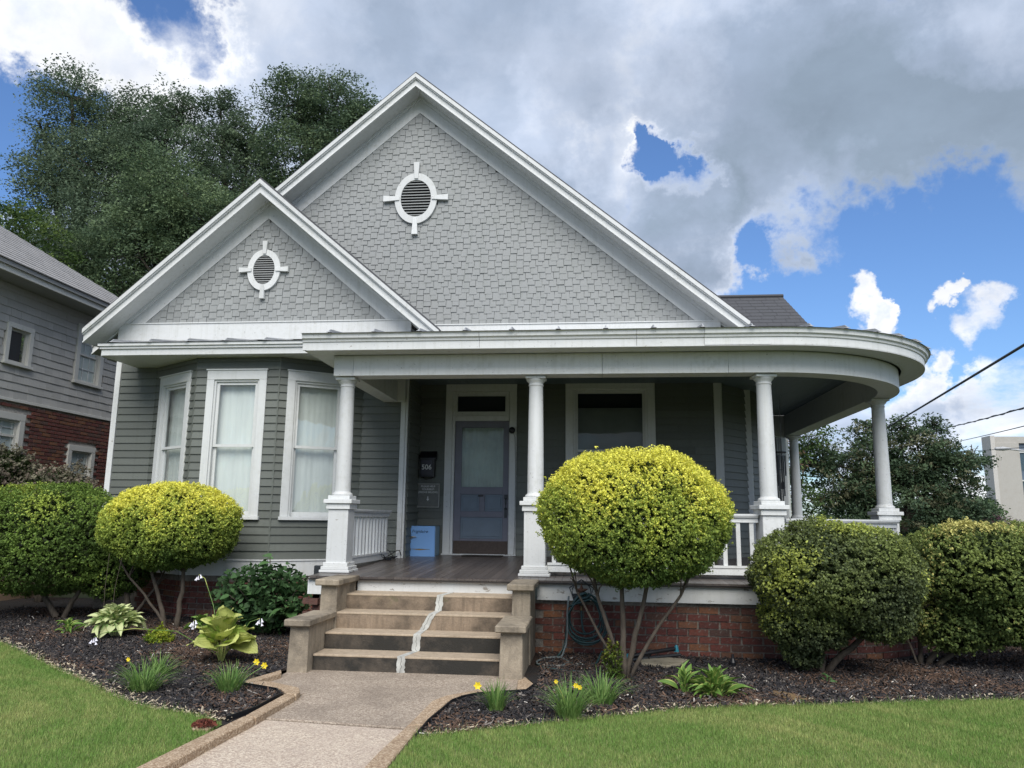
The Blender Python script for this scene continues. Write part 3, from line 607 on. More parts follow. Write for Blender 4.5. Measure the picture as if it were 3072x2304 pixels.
# left low roof over the bay
MB().box(-7.39,-3.55,10.6,10.64,3.85,3.945).build('fascia', WHITE, H); MB().box(-7.41,-3.55,10.575,10.64,3.946,3.985).box(-7.43,-3.55,10.55,10.64,3.986,4.03).build('crown_moulding', WHITE, H)
MB().box(-7.42,-7.38,10.64,11.6,3.85,4.03).build('fascia', WHITE, H)
sb = MB()
for k in range(10): sb.box(-7.38,-3.5,10.642+k*.096,10.642+k*.096+.093,3.852,3.862)
kind(sb.build('soffit_board', TRIM, H), 'stuff')
MB().box(-3.6,-3.2,10.64,11.59,3.52,3.85).build('soffit_end', TRIM, H)
lr = MB().add([(-7.45,10.53,4.034),(-3.4,10.53,4.034),(-3.4,11.62,4.26),(-7.45,11.62,4.26)],[(0,1,2,3)]).build('bay_roof', METAL, H)
for k in range(7): seam((-7.2+k*.6, 10.52, 4.038), (-7.2+k*.6, 11.6, 4.255), lr)

# --- gables
def line(az, s, ax, x, off): return az-s*abs(x-ax)-off
def gable(ax, az, wl, wr, sl_, sr, yo, yw, zf, xl, xr, fr_off, yback):
    """wl/wr half widths of the rake, zf top of horizontal frieze, xl/xr ends of the frieze"""
    def bnd(o0, o1, y0, y1, nm, mat, zcut=None, bev=0):
        for sgn, w, s in ((-1, wl, sl_), (1, wr, sr)):
            xe = ax+sgn*w
            if zcut is not None:
                xt = ax+sgn*min(w, (az-o0-zcut)/s); xb = ax+sgn*min(w, (az-o1-zcut)/s)
                poly = [(ax, az-o0), (xt, max(az-o0-s*abs(xt-ax), zcut)), (xb, az-o1-s*abs(xb-ax)), (ax, az-o1)]
            else: poly = [(ax, az-o0), (xe, line(az, s, ax, xe, o0)), (xe, line(az, s, ax, xe, o1)), (ax, az-o1)]
            MB().py(poly, y0, y1).build(nm, mat, H, bev=bev)
    bnd(-.035, 0, yo-.03, yback, 'roof_slab', ROOF)
    bnd(.001, .225, yo, yo+.035, 'rake_board', WHITE); bnd(.001, .075, yo-.055, yo-.001, 'rake_crown', WHITE); bnd(.076, .095, yo-.035, yo-.001, 'rake_bead', WHITE); bnd(.20, .225, yo-.018, yo-.001, 'rake_bead', WHITE)
    bnd(.19, .21, yo+.036, yw, 'rake_soffit', WHITE)
    bnd(.211, fr_off, yw-.03, yw-.001, 'rake_frieze', WHITE, zf); bnd(.211, .275, yw-.06, yw-.031, 'bed_moulding', WHITE, zf)
    MB().box(xl, xr, yw-.035, yw, zf-.30, zf-.018).box(xl-.005, xr+.005, yw-.05, yw, zf-.0175, zf).build('frieze', WHITE, H)
    for sgn, xe_, w, s in ((-1, xl, wl, sl_), (1, xr, wr, sr)):   # boxed eave return
        a = xe_; b_ = ax+sgn*w; zt = line(az, s, ax, a, .20); zb = line(az, s, ax, b_, .20)
        MB().py([(a, zt), (b_, zb), (b_, zb-.03), (a, zt-.04)] , yw+.002, yback).build('eave_soffit', WHITE, H)
    MB().py([(ax, az-.3), (ax+wr*.96, line(az, sr, ax, ax+wr*.96, .3)), (ax+wr*.96, zf-.3), (ax-wl*.96, zf-.3), (ax-wl*.96, line(az, sl_, ax, ax-wl*.96, .3))], yw+.004, yw+.05).build('gable_wall', BACK, H)
gable(-3.035, 9.135, 5.5, 5.5, .86, .828, 12.0, DW, 4.713, -8.1, 2.08, .518, 21)
gable(-5.345, 6.88, 2.80, 3.02, .88, .852, 11.2, WING, 4.60, -7.80, -2.86, .512, 15.5)
# side eave of the main roof on the right: gutter edge
MB().box(2.40,2.47,12.04,21,4.39,4.56).build('eave_fascia', WHITE, H)
# shingles on the gables
vents = {0:(-3.049,6.985,.40,.49), 1:(-5.355,5.468,.30,.375)}
sh_me = []
for w in (.10,.112,.12,.128):
    sh_me.append((w, MB().add([(-w/2,-.019,0),(w/2,-.019,0),(w/2,-.002,0),(-w/2,-.002,0),(-w/2,-.006,.165),(w/2,-.006,.165),(w/2,0,.165),(-w/2,0,.165)],[(0,3,2,1),(4,5,6,7),(0,1,5,4),(1,2,6,5),(2,3,7,6),(3,0,4,7)]).mesh('shingle', SHING)))
shn = 0; shl = MB()
def shingles(ax, az, sl_, sr, off, yw, z0, vent, cap):
    global shn
    row = 0; z = z0
    while z < az-off-.02:
        x = ax-(az-off-z)/sl_-.05; xe = ax+(az-off-z)/sr+.05; k = row % 2; x -= rnd.random()*.08
        while x < xe:
            w, me = rnd.choice(sh_me); cx = x+w/2; x += w+.006; k ^= 1
            dz = -.034 if (k and row > 0) else 0; dz += rnd.uniform(-.003,.003)
            if cx > ax-(az-off-z-.04)/sl_ and cx < ax+(az-off-z-.04)/sr:
                if ((cx-vent[0])/(vent[2]*.85))**2+((z+.06-vent[1])/(vent[3]*.85))**2 < 1: continue
                if yw > 12 and cx < -5.345+(6.7-z)/.852-.25 and z < 6.6: continue       # behind the small gable
                T = Matrix.Translation((cx, yw-.006+rnd.uniform(-.003,.002), z+dz)) @ Matrix.Rotation(rnd.gauss(0,.003), 4, 'Y')
                if shn < cap: shn += 1; put(bpy.data.objects.new('shingle', me), H, T)
                else: shl.add([v.co[:] for v in me.vertices], [tuple(f.vertices) for f in me.polygons], T)
        z += .113; row += 1
shingles(-5.345, 6.88, .88, .852, .50, WING, 4.585, vents[1], 300)
shingles(-3.035, 9.135, .86, .828, .506, DW, 4.70, vents[0], 300)
kind(shl.build('shingle', SHING, H), 'stuff')
def vent(cx, cz, y, ro, rz, ri, riz, tab):
    n = 40; vs = []
    for (a_, b_, yy) in ((ro, rz, y-.045), (ri, riz, y-.045), (ri, riz, y+.03), (ro, rz, y)):
        for k in range(n): w = 2*math.pi*k/n; vs.append((cx+a_*math.cos(w), yy, cz+b_*math.sin(w)))
    fs = [(j*n+k, j*n+(k+1) % n, ((j+1) % 4)*n+(k+1) % n, ((j+1) % 4)*n+k) for j in range(4) for k in range(n)]
    g = MB().add(vs, fs).build('gable_vent', WHITE, H, smooth=False)
    MB().add([(cx+ri*math.cos(2*math.pi*k/n), y+.001, cz+riz*math.sin(2*math.pi*k/n)) for k in range(n)], [tuple(range(n))]).build('vent_back', DARKIN, g)
    m = 13
    for i in range(m):
        z = cz-riz+(i+.7)*2*riz/m; h = ri*math.sqrt(max(0, 1-((z-cz)/riz)**2))
        if h > .03: MB().add([(cx-h,y-.038,z-.012),(cx+h,y-.038,z-.012),(cx+h,y-.006,z+.014),(cx-h,y-.006,z+.014),(cx-h,y-.038,z-.004),(cx+h,y-.038,z-.004),(cx+h,y-.006,z+.022),(cx-h,y-.006,z+.022)],[(0,3,2,1),(4,5,6,7),(0,1,5,4),(1,2,6,5),(2,3,7,6),(3,0,4,7)]).build('slat', SHING, g)
    q0, q1, w0, w1 = tab
    for (dx, dz, r0) in ((0,1,riz),(0,-1,riz),(1,0,ri),(-1,0,ri)):
        r1 = (rz if dz else ro)+q1; px, pz_ = dz, dx
        pts = [(cx+dx*(r0+.02)-px*w0, cz+dz*(r0+.02)-pz_*w0), (cx+dx*(r0+.02)+px*w0, cz+dz*(r0+.02)+pz_*w0), (cx+dx*r1+px*w1, cz+dz*r1+pz_*w1), (cx+dx*r1-px*w1, cz+dz*r1-pz_*w1)]
        MB().py(pts, y-.065, y-.01).build('keystone', WHITE, g)
vent(-3.049, 6.985, DW-.02, .375, .465, .27, .34, (0, .20, .032, .052))
vent(-5.355, 5.468, WING-.02, .28, .35, .185, .25, (0, .14, .026, .042))
# back hip roof
bk = MB(); pr = [Vector(p) for p in ((4.79,16.6,5.50),(4.79,21,5.50),(4.55,18.3,6.80),(1.5,18.3,6.80),(1.5,16.6,5.50),(1.5,21,5.5),(4.55,19,6.8),(1.5,19,6.8))]
bk.add(pr, [(4,0,2,3),(0,1,6,2),(2,6,7,3),(1,5,7,6),(4,0,1,5)]); br_ = bk.build('back_roof', ROOF, H)
for k in range(11):
    f0 = k/11; f1 = (k+1.15)/11
    y0 = 16.6+1.7*f0; z0 = 5.5+1.3*f0; y1 = 16.6+1.7*f1; z1 = 5.5+1.3*f1; xe0 = 4.79-.24*f0; xe1 = 4.79-.24*min(f1, 1)
    x = 2.2+rnd.random()*.2
    while x < xe0:
        w = min(.3, xe0-x)
        if w > .05: MB().add([(x,y0-.012,z0+.012),(x+w-.006,y0-.012,z0+.012),(x+w-.006,y1,z1+.006),(x,y1,z1+.006),(x,y0-.012,z0+.002),(x+w-.006,y0-.012,z0+.002)],[(0,1,2,3),(0,4,5,1)]).build('roof_shingle', ROOF, br_)
        x += .3
MB().tube([(1.5,18.3,6.83),(4.57,18.3,6.83)], .05, 6).build('ridge_cap', ROOF, br_)

# --- columns
def column(cx, cy, ang, zf, zt, zcap, first=None):
    """pedestal + round tapered shaft; built at the origin and turned"""
    T = Matrix.Translation((cx, cy, 0)) @ Matrix.Rotation(ang, 4, 'Z'); h = .1275
    c = MB(T); c.box(-h,h,-h,h,zf+.06,zcap-.155); ped = c.build('column', WHITE, H, bev=.004)
    MB(T).box(-h-.025,h+.025,-h-.025,h+.025,zf+.075,zf+.12).box(-h-.045,h+.045,-h-.045,h+.045,zf+.035,zf+.075).box(-h-.06,h+.06,-h-.06,h+.06,zf+.002,zf+.034).build('pedestal_base', PEEL, ped, bev=.005)
    MB(T).box(-h-.022,h+.022,-h-.022,h+.022,zcap-.154,zcap-.085).box(-h-.05,h+.05,-h-.05,h+.05,zcap-.084,zcap-.035).box(-h-.01,h+.01,-h-.01,h+.01,zcap-.034,zcap+.012).build('pedestal_cap', WHITE, ped, bev=.004)
    z0 = zcap+.012; zs = zt-.075; pf = [(.125,z0),(.128,z0+.012),(.122,z0+.03),(.104,z0+.04),(.100,z0+.055)]
    for i in range(9): f = i/8; pf.append((.100-.014*f**1.6, z0+.06+(zs-.055-z0-.06)*f))
    pf += [(.086,zs-.05),(.094,zs-.045),(.094,zs-.035),(.088,zs-.03),(.090,zs-.01),(.112,zs+.012),(.122,zs+.03),(.122,zs+.034)]
    MB(T).lathe(pf, 0, 0, 32).build('shaft', WHITE, ped, smooth=False)
    MB(T).box(-.125,.125,-.125,.125,zs+.035,zt-.006).build('abacus', WHITE, ped, bev=.004)
    return ped
def smooth_shafts():
    for o in bpy.data.objects:
        if o.name.startswith('shaft'):
            for p in o.data.polygons: p.use_smooth = len(p.vertices) == 4
CY = 9.38
column(-3.12, CY, 0, FZ(9.25), 3.242, 1.735); column(-.70, CY, 0, FZ(9.25), 3.242, 1.735); column(2.06, CY+.0, R(7), .80, 3.242, 1.715)
column(4.07, 11.35, R(2), .76, 3.242, 1.68); column(4.13, 16.3, 0, .70, 3.242, 1.56)
smooth_shafts()

# --- porch floor boards, edge, skirt
x = -3.30; fb = 0
while x < 4.5:
    w = .092; y0 = front_y(x+w/2, .53); yb_ = 10.9 if x < -3.2 else (WING if x < -2.86 else (DW if x < 2.04 else 16.5))
    MB().add([(x,y0,FZ(y0)-.022),(x+w-.003,y0,FZ(y0)-.022),(x+w-.003,yb_,FZ(yb_)-.022),(x,yb_,FZ(yb_)-.022),(x,y0,FZ(y0)+rnd.uniform(-.001,.001)),(x+w-.003,y0,FZ(y0)),(x+w-.003,yb_,FZ(yb_)),(x,yb_,FZ(yb_))],[(0,3,2,1),(4,5,6,7),(0,1,5,4),(1,2,6,5),(2,3,7,6),(3,0,4,7)]).build('floorboard', FLOOR, H)
    x += w
band('floor_nosing', 0, -3.32, [(.49,.765),(.515,.765),(.515,.782),(.49,.782)], FLOOR)
band('skirt_board', 0, -.64, [(.455,.592),(.478,.592),(.478,.783),(.455,.783)], PEEL)
MB().box(-2.73,-.86,8.915,8.95,.645,.785).build('skirt_board', PEEL, H)
MB().box(-3.30,-2.93,8.905,8.95,.60,.783).build('skirt_board', PEEL, H)
MB().box(-3.325,-3.301,8.905,10.9,.60,.783).build('skirt_board', WHITE, H)
# foundation bricks
bks = []
for k in range(4):
    rr = random.Random(k); vs = [(x+rr.uniform(-.003,.003), y, z+rr.uniform(-.0025,.0025)) for x, y, z in [(-.107,-.05,-.033),(.107,-.05,-.033),(.107,.05,-.033),(-.107,.05,-.033),(-.107,-.05,.033),(.107,-.05,.033),(.107,.05,.033),(-.107,.05,.033)]]
    bks.append(MB().add(vs, [(0,3,2,1),(4,5,6,7),(0,1,5,4),(1,2,6,5),(2,3,7,6),(3,0,4,7)]).mesh('brick', BRICK))
bl = MB()
def brickrun(pathfn, L, z0, z1, parent, pitch=.23, ch=.079, sx=1, sz=1, skip=None, cap=300, depth=-.004, meshes=None, counter=None):
    counter = counter if counter is not None else [0]
    r = 0; z = z0+ch/2
    while z < z1+.01:
        s = (.5 if r % 2 else 0)*pitch
        while s < L:
            (x, y, a) = pathfn(s)
            if not (skip and skip(x, y, z)):
                T = Matrix.Translation((x, y, z)) @ Matrix.Rotation(a, 4, 'Z') @ Matrix.Translation((0, .05+depth+rnd.uniform(-.005,.004), 0)) @ Matrix.Rotation(rnd.gauss(0,.008), 4, 'Y') @ Matrix.Diagonal((sx*rnd.uniform(.95,1.01), 1, sz, 1))
                me = rnd.choice(meshes or bks)
                if counter[0] < cap: counter[0] += 1; put(bpy.data.objects.new('brick', me), parent, T)
                elif parent is H: bl.add([v.co[:] for v in me.vertices], [tuple(f.vertices) for f in me.polygons], T)
            s += pitch
        z += ch; r += 1
def pporch(s):
    x = -.58+s
    if x < XC: return (x, 8.955, 0)
    r = 2.445; a = (x-XC)/r; return (XC+r*math.sin(a), YC-r*math.cos(a), a)
cnt = [0]
brickrun(pporch, 5.6, .0, .56, H, counter=cnt)
band('foundation', 0, -.66, [(.418,-.05),(.30,-.05),(.30,.60),(.418,.60)][::-1], MORTAR)
for i in range(3):
    a, b_ = BAY[i], BAY[i+1]; M, L = frame(a, b_); ang = math.atan2(b_[1]-a[1], b_[0]-a[0]); MB(M).box(0, L, -.02, .08, -.05, .63).build('foundation', MORTAR, H)
    brickrun(lambda s, a=a, ang=ang: (a[0]+math.cos(ang)*(s+.06)+math.sin(ang)*.028, a[1]+math.sin(ang)*(s+.06)-math.cos(ang)*.028, ang), L, 0, .58, H, counter=cnt)
brickrun(lambda s: (-3.29+s, 8.965, 0), .35, 0, .56, H, counter=cnt); brickrun(lambda s: (-3.285, 9.0+s, R(-90)), 1.9, 0, .56, H, counter=cnt)
MB().box(-7.77,-7.06,WING-.02,WING+.08,-.05,.63).box(-3.28,-3.2,8.97,11.0,-.05,.78).box(-3.28,-2.93,8.97,9.05,-.05,.6).box(-3.6,-3.28,10.7,11.6,-.05,.63).build('foundation', MORTAR, H)
if bl.v: kind(bl.build('brick', BRICK, H), 'stuff')
# --- railings
def rail(path, zf, n, zt=None):
    """path as (x,y,nx,ny) list; balusters spaced evenly"""
    zr = zf+.74
    rl = MB().sweep(path, [(-.05,zr-.02),(.05,zr-.02),(.062,zr+.004),(.062,zr+.024),(-.062,zr+.024),(-.062,zr+.004)]).sweep(path, [(-.03,zr-.075),(.03,zr-.075),(.03,zr-.021),(-.03,zr-.021)]).sweep(path, [(-.04,zf+.14),(.04,zf+.14),(.04,zf+.165),(-.04,zf+.165)]).sweep(path, [(-.03,zf+.06),(.03,zf+.06),(.03,zf+.139),(-.03,zf+.139)]).build('railing', WHITE, H)
    pts = [Vector((p[0], p[1], 0)) for p in path]; seg = [(pts[i+1]-pts[i]).length for i in range(len(pts)-1)]; Lt = sum(seg)
    for k in range(n):
        s = Lt*(k+.5)/n; i = 0
        while i < len(seg)-1 and s > seg[i]: s -= seg[i]; i += 1
        p = pts[i].lerp(pts[i+1], s/seg[i]); d = (pts[i+1]-pts[i]).normalized(); a = math.atan2(d.y, d.x)
        T = Matrix.Translation(p) @ Matrix.Rotation(a, 4, 'Z'); MB(T).box(-.024,.024,-.018,.018,zf+.166,zr-.076).build('baluster', WHITE, rl)
rail([(-3.12,9.53,1,0),(-3.06,11.35,1,0)], FZ(9.5), 13)
rail([(-.55,CY,0,-1),(1.92,CY,0,-1)], FZ(9.3)-.01, 16)
ap = [(XC+2.02*math.sin(t), YC-2.02*math.cos(t), math.sin(t), -math.cos(t)) for t in [R(5+i*7.2) for i in range(12)]]
rail(ap, .765, 24); rail([(4.09,11.55,1,0),(4.13,16.15,1,0)], .72, 34)
# junction box low on the skirt by the left column
tag(MB().box(-3.62,-3.50,9.88,9.95,.73,.86).build('outlet_box', IRON, bev=.008), 'small grey weatherproof outlet box on the white skirt left of the front steps', 'outlet')

# ------------------------------------------------------------------ things on the porch
def text(name, body, size, loc, mat, parent, shear=0, align='CENTER', spacing=1, ex=.001, off=.0):
    c = bpy.data.curves.new(name, 'FONT'); c.body = body; c.size = size; c.align_x = align; c.shear = shear; c.offset = off; c.extrude = ex; c.space_character = spacing; c.materials.append(mat)
    o = bpy.data.objects.new(name, c); S.collection.objects.link(o); bpy.context.view_layer.update()
    me = bpy.data.meshes.new_from_object(o.evaluated_get(bpy.context.evaluated_depsgraph_get())); bpy.data.objects.remove(o); bpy.data.curves.remove(c)
    return put(bpy.data.objects.new(name, me), parent, Matrix.Translation(loc) @ Matrix.Rotation(R(90), 4, 'X'))
PALE = flat('pale_lettering', (.75,.77,.75), .6); DKL = flat('dark_script', (.03,.035,.06), .3, .6)
fr = thing('mini_fridge', (-2.69,12.1,.85), 'light blue retro mini fridge with chrome handle standing left of the front door', 'fridge')
MB().box(-2.915,-2.46,11.99,12.33,.868,1.358).build('body', flat('fridge_side', (.15,.28,.38), .4, amp=.1, sc=3), fr, bev=.012)
MB().box(-2.917,-2.458,11.945,11.985,.872,1.36).build('door', BLUE, fr, bev=.012)
for x in (-2.89,-2.49): MB().lathe([(.014,.845),(.014,.868)], x, 11.99, 10).build('foot', WHITE if x > -2.6 else BLACK, fr)
MB().box(-2.87,-2.81,11.915,11.944,1.165,1.205).tube([(-2.845,11.925,1.19),(-2.80,11.915,1.193),(-2.745,11.922,1.194)], [.019,.012,.004]).build('handle', CHROME, fr, bev=.004)
MB().add([(-2.84,11.943,1.006),(-2.69,11.938,.990),(-2.54,11.943,1.006),(-2.69,11.938,1.012)],[(0,1,2,3)]).box(-2.845,-2.535,11.940,11.9445,1.003,1.009).build('ornament', BRASS, fr)
text('lettering', 'Frigidaire', .062, (-2.70,11.941,1.258), DKL, fr, shear=.4, spacing=1.08, off=0)
mb = thing('mailbox', (-2.68,12.33,2.13), 'black wall mailbox numbered 506 hanging above the letter board', 'mailbox')
MB().py([(-2.80,2.14),(-2.565,2.14),(-2.565,2.47),(-2.80,2.47)], 12.27, 12.378).build('body', BLACK, mb, bev=.006)
MB().add([(-2.82,12.25,2.45),(-2.545,12.25,2.45),(-2.545,12.378,2.565),(-2.82,12.378,2.565),(-2.82,12.25,2.43),(-2.545,12.25,2.43),(-2.545,12.378,2.43),(-2.82,12.378,2.43)],[(0,1,2,3),(4,7,6,5),(0,4,5,1),(1,5,6,2),(3,2,6,7),(0,3,7,4)]).build('lid', BLACK, mb)
MB().box(-2.785,-2.60,12.262,12.27,2.17,2.42).build('face_plate', flat('slate_plate', (.03,.03,.045), .4), mb, bev=.004)
text('number', '506', .112, (-2.692,12.258,2.262), PALE, mb, off=.0012)
MB().tube([(-2.76,12.33,2.14),(-2.74,12.30,2.115),(-2.68,12.28,2.105),(-2.62,12.30,2.115),(-2.60,12.33,2.14)], .007, 6).build('paper_hook', BLACK, mb)
sg = thing('letter_board', (-2.675,12.36,1.66), 'square grey letter board with white capitals mounted above the blue fridge', 'sign')
MB().box(-2.858,-2.492,12.345,12.378,1.660,2.03).build('board', flat('felt_grey', (.20,.205,.19), .9, amp=.2), sg)
fm = MB(); fm.box(-2.865,-2.85,12.335,12.378,1.652,2.038).box(-2.50,-2.485,12.335,12.378,1.652,2.038).box(-2.85,-2.50,12.335,12.378,2.023,2.038).box(-2.85,-2.50,12.335,12.378,1.652,1.667).build('frame', flat('board_frame', (.36,.365,.34), .6), sg)
for i, s_ in enumerate(('PLEASE HELP', 'YOURSELF!', '(FRIDGE BELOW)')): text('lettering', s_, .040, (-2.675,12.342,1.978-.047*i), PALE, sg, spacing=1.05, off=.0008)
MB().py([(-2.683,1.83),(-2.667,1.83),(-2.667,1.79),(-2.652,1.79),(-2.675,1.755),(-2.698,1.79),(-2.683,1.79)], 12.341, 12.344).build('arrow', PALE, sg)
cm = thing('security_camera', (-1.30,12.33,2.9), 'round black security camera with a dangling cable on the right door casing', 'camera')
MB().lathe([(.004,-.058),(.03,-.05),(.047,-.03),(.055,0),(.047,.03),(.03,.05),(.004,.058)], 0, 0, 16, Matrix.Translation((-1.305,12.29,2.903)) @ Matrix.Rotation(R(70), 4, 'X')).build('body', BLACK, cm, smooth=True)
MB().tube([(-1.29,12.33,2.87),(-1.262,12.352,2.8),(-1.252,12.356,2.4),(-1.248,12.356,2.0),(-1.25,12.355,1.2),(-1.26,12.35,.93),(-1.33,12.32,.925),(-1.40,12.30,.925)], .004, 5).build('cable', BLACK, cm)
wc_ = thing('wind_chime', (2.615,11,2.6), 'black wind chime hanging between the curved porch columns', 'wind chime')
MB().tube([(2.625,11,3.242),(2.615,11.002,2.9),(2.62,11,2.45)], .004, 5).tube([(2.62,11,2.45),(2.615,11,1.6)], .0035, 5).build('string', BLACK, wc_)
MB().lathe([(.075,2.437),(.078,2.443),(.075,2.452)], 2.605, 11, 20).build('top_disc', BLACK, wc_)
for k in range(5):
    a = k*1.257; x_, y_ = 2.605+.055*math.cos(a), 11+.055*math.sin(a); l = .28+.07*k
    MB().tube([(x_,y_,2.436),(x_,y_,2.40)], .002, 4).lathe([(.010,2.40-l),(.010,2.40)], x_, y_, 8).build('tube', IRON, wc_)
MB().lathe([(.03,2.20),(.03,2.205)], 2.607, 11, 12).build('striker', BLACK, wc_)
MB().add([(2.61,10.995,2.07),(2.572,10.995,1.96),(2.585,10.995,1.935),(2.635,10.995,1.935),(2.648,10.995,1.96),(2.61,11.005,2.07),(2.572,11.005,1.96),(2.585,11.005,1.935),(2.635,11.005,1.935),(2.648,11.005,1.96)],[(0,1,2,3,4),(9,8,7,6,5),(0,5,6,1),(1,6,7,2),(2,7,8,3),(3,8,9,4),(4,9,5,0)]).build('sail', BLACK, wc_)
pc = thing('power_cable', (-3.0,11.3,.88), 'tangled black power cable and adapter lying beside the left porch railing', 'cable')
pts = [(-3.03,11.30,1.02)]+[(-3.0+.10*math.cos(t*.8)*(1+.25*math.sin(t)), 11.25+.13*math.sin(t*.8), .895+.012*math.sin(t*1.7)+.01*(t % 3)) for t in range(22)]+[(-2.93,11.45,1.0),(-2.90,11.50,1.0),(-2.89,11.56,.93),(-2.84,11.75,.90),(-2.87,11.97,.89)]
MB().tube(pts, .007, 5).build('cord', BLACK, pc); MB().box(-3.02,-2.94,11.1,11.2,.872,.915).build('adapter', BLACK, pc, bev=.006)
MB().tube([(-3.02,11.2,.89),(-3.05,11.0,1.0),(-3.0,10.9,.93),(-2.95,11.1,.88)], .006, 5).build('cord', IRON, pc)
tag(MB().box(-2.05,-1.42,12.05,12.3,FZ(12.05)+.001,FZ(12.3)+.012).build('door_mat', flat('dark_mat', (.035,.03,.026), .95, amp=.5), bev=.004), 'thin dark doormat in front of the lavender door', 'doormat')

# ------------------------------------------------------------------ hose, tools, stones
hg = thing('hose_hanger', (-.13,8.88,.66), 'iron hose hanger with a rusty five pointed star on the white porch skirt', 'hose hanger')
star = []
for k in range(10): a = math.pi/2+k*math.pi/5; r_ = .085 if k % 2 == 0 else .034; star.append((-.137+r_*math.cos(a), .71+r_*math.sin(a)))
sv_ = [(x, 8.775, z) for x, z in star]+[(-.137,8.745,.71),(-.137,8.785,.71)]
MB().add(sv_, [(i, (i+1) % 10, 10) for i in range(10)]+[((i+1) % 10, i, 11) for i in range(10)]).build('star', RUST, hg)
pent = [(-.137+.14*math.cos(math.pi/2+k*math.tau/5+math.pi/5*0), 8.80, .70+.13*math.sin(math.pi/2+k*math.tau/5)) for k in range(5)]
MB().tube(pent+[pent[0]], .008, 6).tube([(-.137+.105*math.cos(k*math.tau/20), 8.80, .70+.10*math.sin(k*math.tau/20)) for k in range(21)], .006, 6).build('bracket', IRON, hg)
MB().box(-.21,-.06,8.80,8.92,.625,.632).box(-.23,-.04,8.79,8.796,.61,.68).build('tray', IRON, hg)
gh = thing('garden_hose', (-.13,8.8,.0), 'dark green garden hose coiled on the star hanger and trailing over the mulch', 'hose')
pts = []
for k in range(5):
    for t in range(24):
        a = math.pi/2+t*math.tau/24; rx = .165+.014*k; rz = .20+.018*((k*3) % 5); cx = -.10+.006*k; pts.append((cx+rx*math.cos(a)*(1-.18*math.sin(a)), 8.76-.016*k+.006*math.sin(t), .455-.012*k+rz*math.sin(a)))
pts += [(-.28,8.70,.55),(-.30,8.70,.35),(-.31,8.70,.2),(-.34,8.66,.10),(-.40,8.6,.03)]
gp = pts[-1]
MB().tube(pts, .0105, 7).build('coil', HOSE, gh, smooth=True)
MB().tube([(-.275,8.69,.66),(-.29,8.69,.5),(-.292,8.69,.3),(-.30,8.67,.16),(-.345,8.62,.04),(-.40,8.55,.02),(-.50,8.30,.02),(-.58,8.2,.02),(-.60,8.35,.025),(-.52,8.55,.03),(-.36,8.58,.035),(-.26,8.35,.03),(-.32,8.16,.025),(-.48,8.14,.02)], .011, 7).build('run', HOSEG, gh, smooth=True)
MB().tube([(-.60,8.22,.02),(-.50,8.02,.025),(-.3,7.92,.02),(-.05,7.88,.02),(.15,7.95,.02),(.26,8.15,.03),(.2,8.45,.08),(.08,8.5,.12),(.02,8.3,.03),(-.1,8.25,.02),(-.25,8.30,.025),(-.35,8.22,.02)], .011, 7).tube([(-.52,7.6,.018),(-.40,7.45,.02),(-.2,7.42,.018),(0,7.55,.018),(.12,7.75,.018)], .010, 7).build('run', HOSE, gh, smooth=True)
sp_ = thing('spigot', (-.141,8.9,.5), 'brass outdoor tap on the brick wall under the hose hanger', 'tap')
MB().tube([(-.14,8.95,.53),(-.14,8.87,.53),(-.14,8.84,.49)], .013, 8).build('pipe', BRASS, sp_); MB().lathe([(.022,.545),(.022,.555)], -.14, 8.87, 10).build('wheel', IRON, sp_)
MB().tube([(-.14,8.84,.49),(-.138,8.83,.40),(-.125,8.80,.30),(-.09,8.76,.25)], .011, 7).build('hose_stub', HOSE, sp_)
wd = thing('sprinkler_wand', (.6,8.65,.03), 'black sprinkler wand with teal collar lying on the pale flagstone', 'tool')
MB().tube([(.36,8.5,.075),(.62,8.62,.11),(.86,8.74,.13)], .022, 8).build('shaft', BLACK, wd); MB().tube([(.31,8.46,.07),(.38,8.50,.078)], .034, 10).build('collar', TEAL, wd)
MB().tube([(.30,8.45,.04),(.60,8.6,.055),(.92,8.75,.07)], .016, 8).build('tube', IRON, wd); MB().lathe([(.028,.10),(.02,.15),(.012,.17)], .88, 8.75, 10).build('nozzle', TEAL, wd)
def flag(poly, label, mat=STONE, z=.038): tag(MB().pz(poly, -.02, z).build('flagstone', mat, bev=.006), label, 'stone')
flag([(.46,8.5),(.70,8.72),(.98,8.62),(.88,8.36),(.74,8.22),(.48,8.32)], 'pale tan flagstone under the sprinkler wand by the brick wall', z=.05)
flag([(1.28,7.70),(1.49,7.66),(1.42,7.47),(1.27,7.53)], 'small grey flagstone half buried behind the right hosta', flat('grey_stone', (.13,.12,.11), .9, amp=.4), .03)
flag([(1.53,7.29),(1.64,7.27),(1.85,6.98),(1.72,6.93),(1.54,7.07)], 'long brown flagstone sunk in mulch near the right lawn edge', flat('brown_stone', (.20,.13,.06), .9, amp=.5, sc=8), .032)
tag(MB().lathe([(.01,.0),(.03,.01),(.034,.06),(.016,.10),(.012,.14)], 1.42, 8.45, 10).build('drain_cap', BLACK), 'small black pipe fitting standing against the brick wall', 'pipe')
rb = np.random.default_rng(3); vs = []; cc = []
for k in range(420):
    a = rb.random()*6.28; r_ = math.sqrt(rb.random()); x = -2.68+.085*r_*math.cos(a); y = 5.35+.07*r_*math.sin(a); z = .07+.035*(1-r_*r_)*rb.random(); L = .012
    u = rb.normal(0,1,3); u /= np.linalg.norm(u); w = np.cross(u, rb.normal(0,1,3)); w /= np.linalg.norm(w)+1e-6; c_ = np.array([x, y, z])
    vs += [c_-u*L-w*.003, c_+u*L-w*.003, c_+u*L+w*.003, c_-u*L+w*.003]; cc.append(np.array([.13,.035,.022])*rb.uniform(.6,1.3))
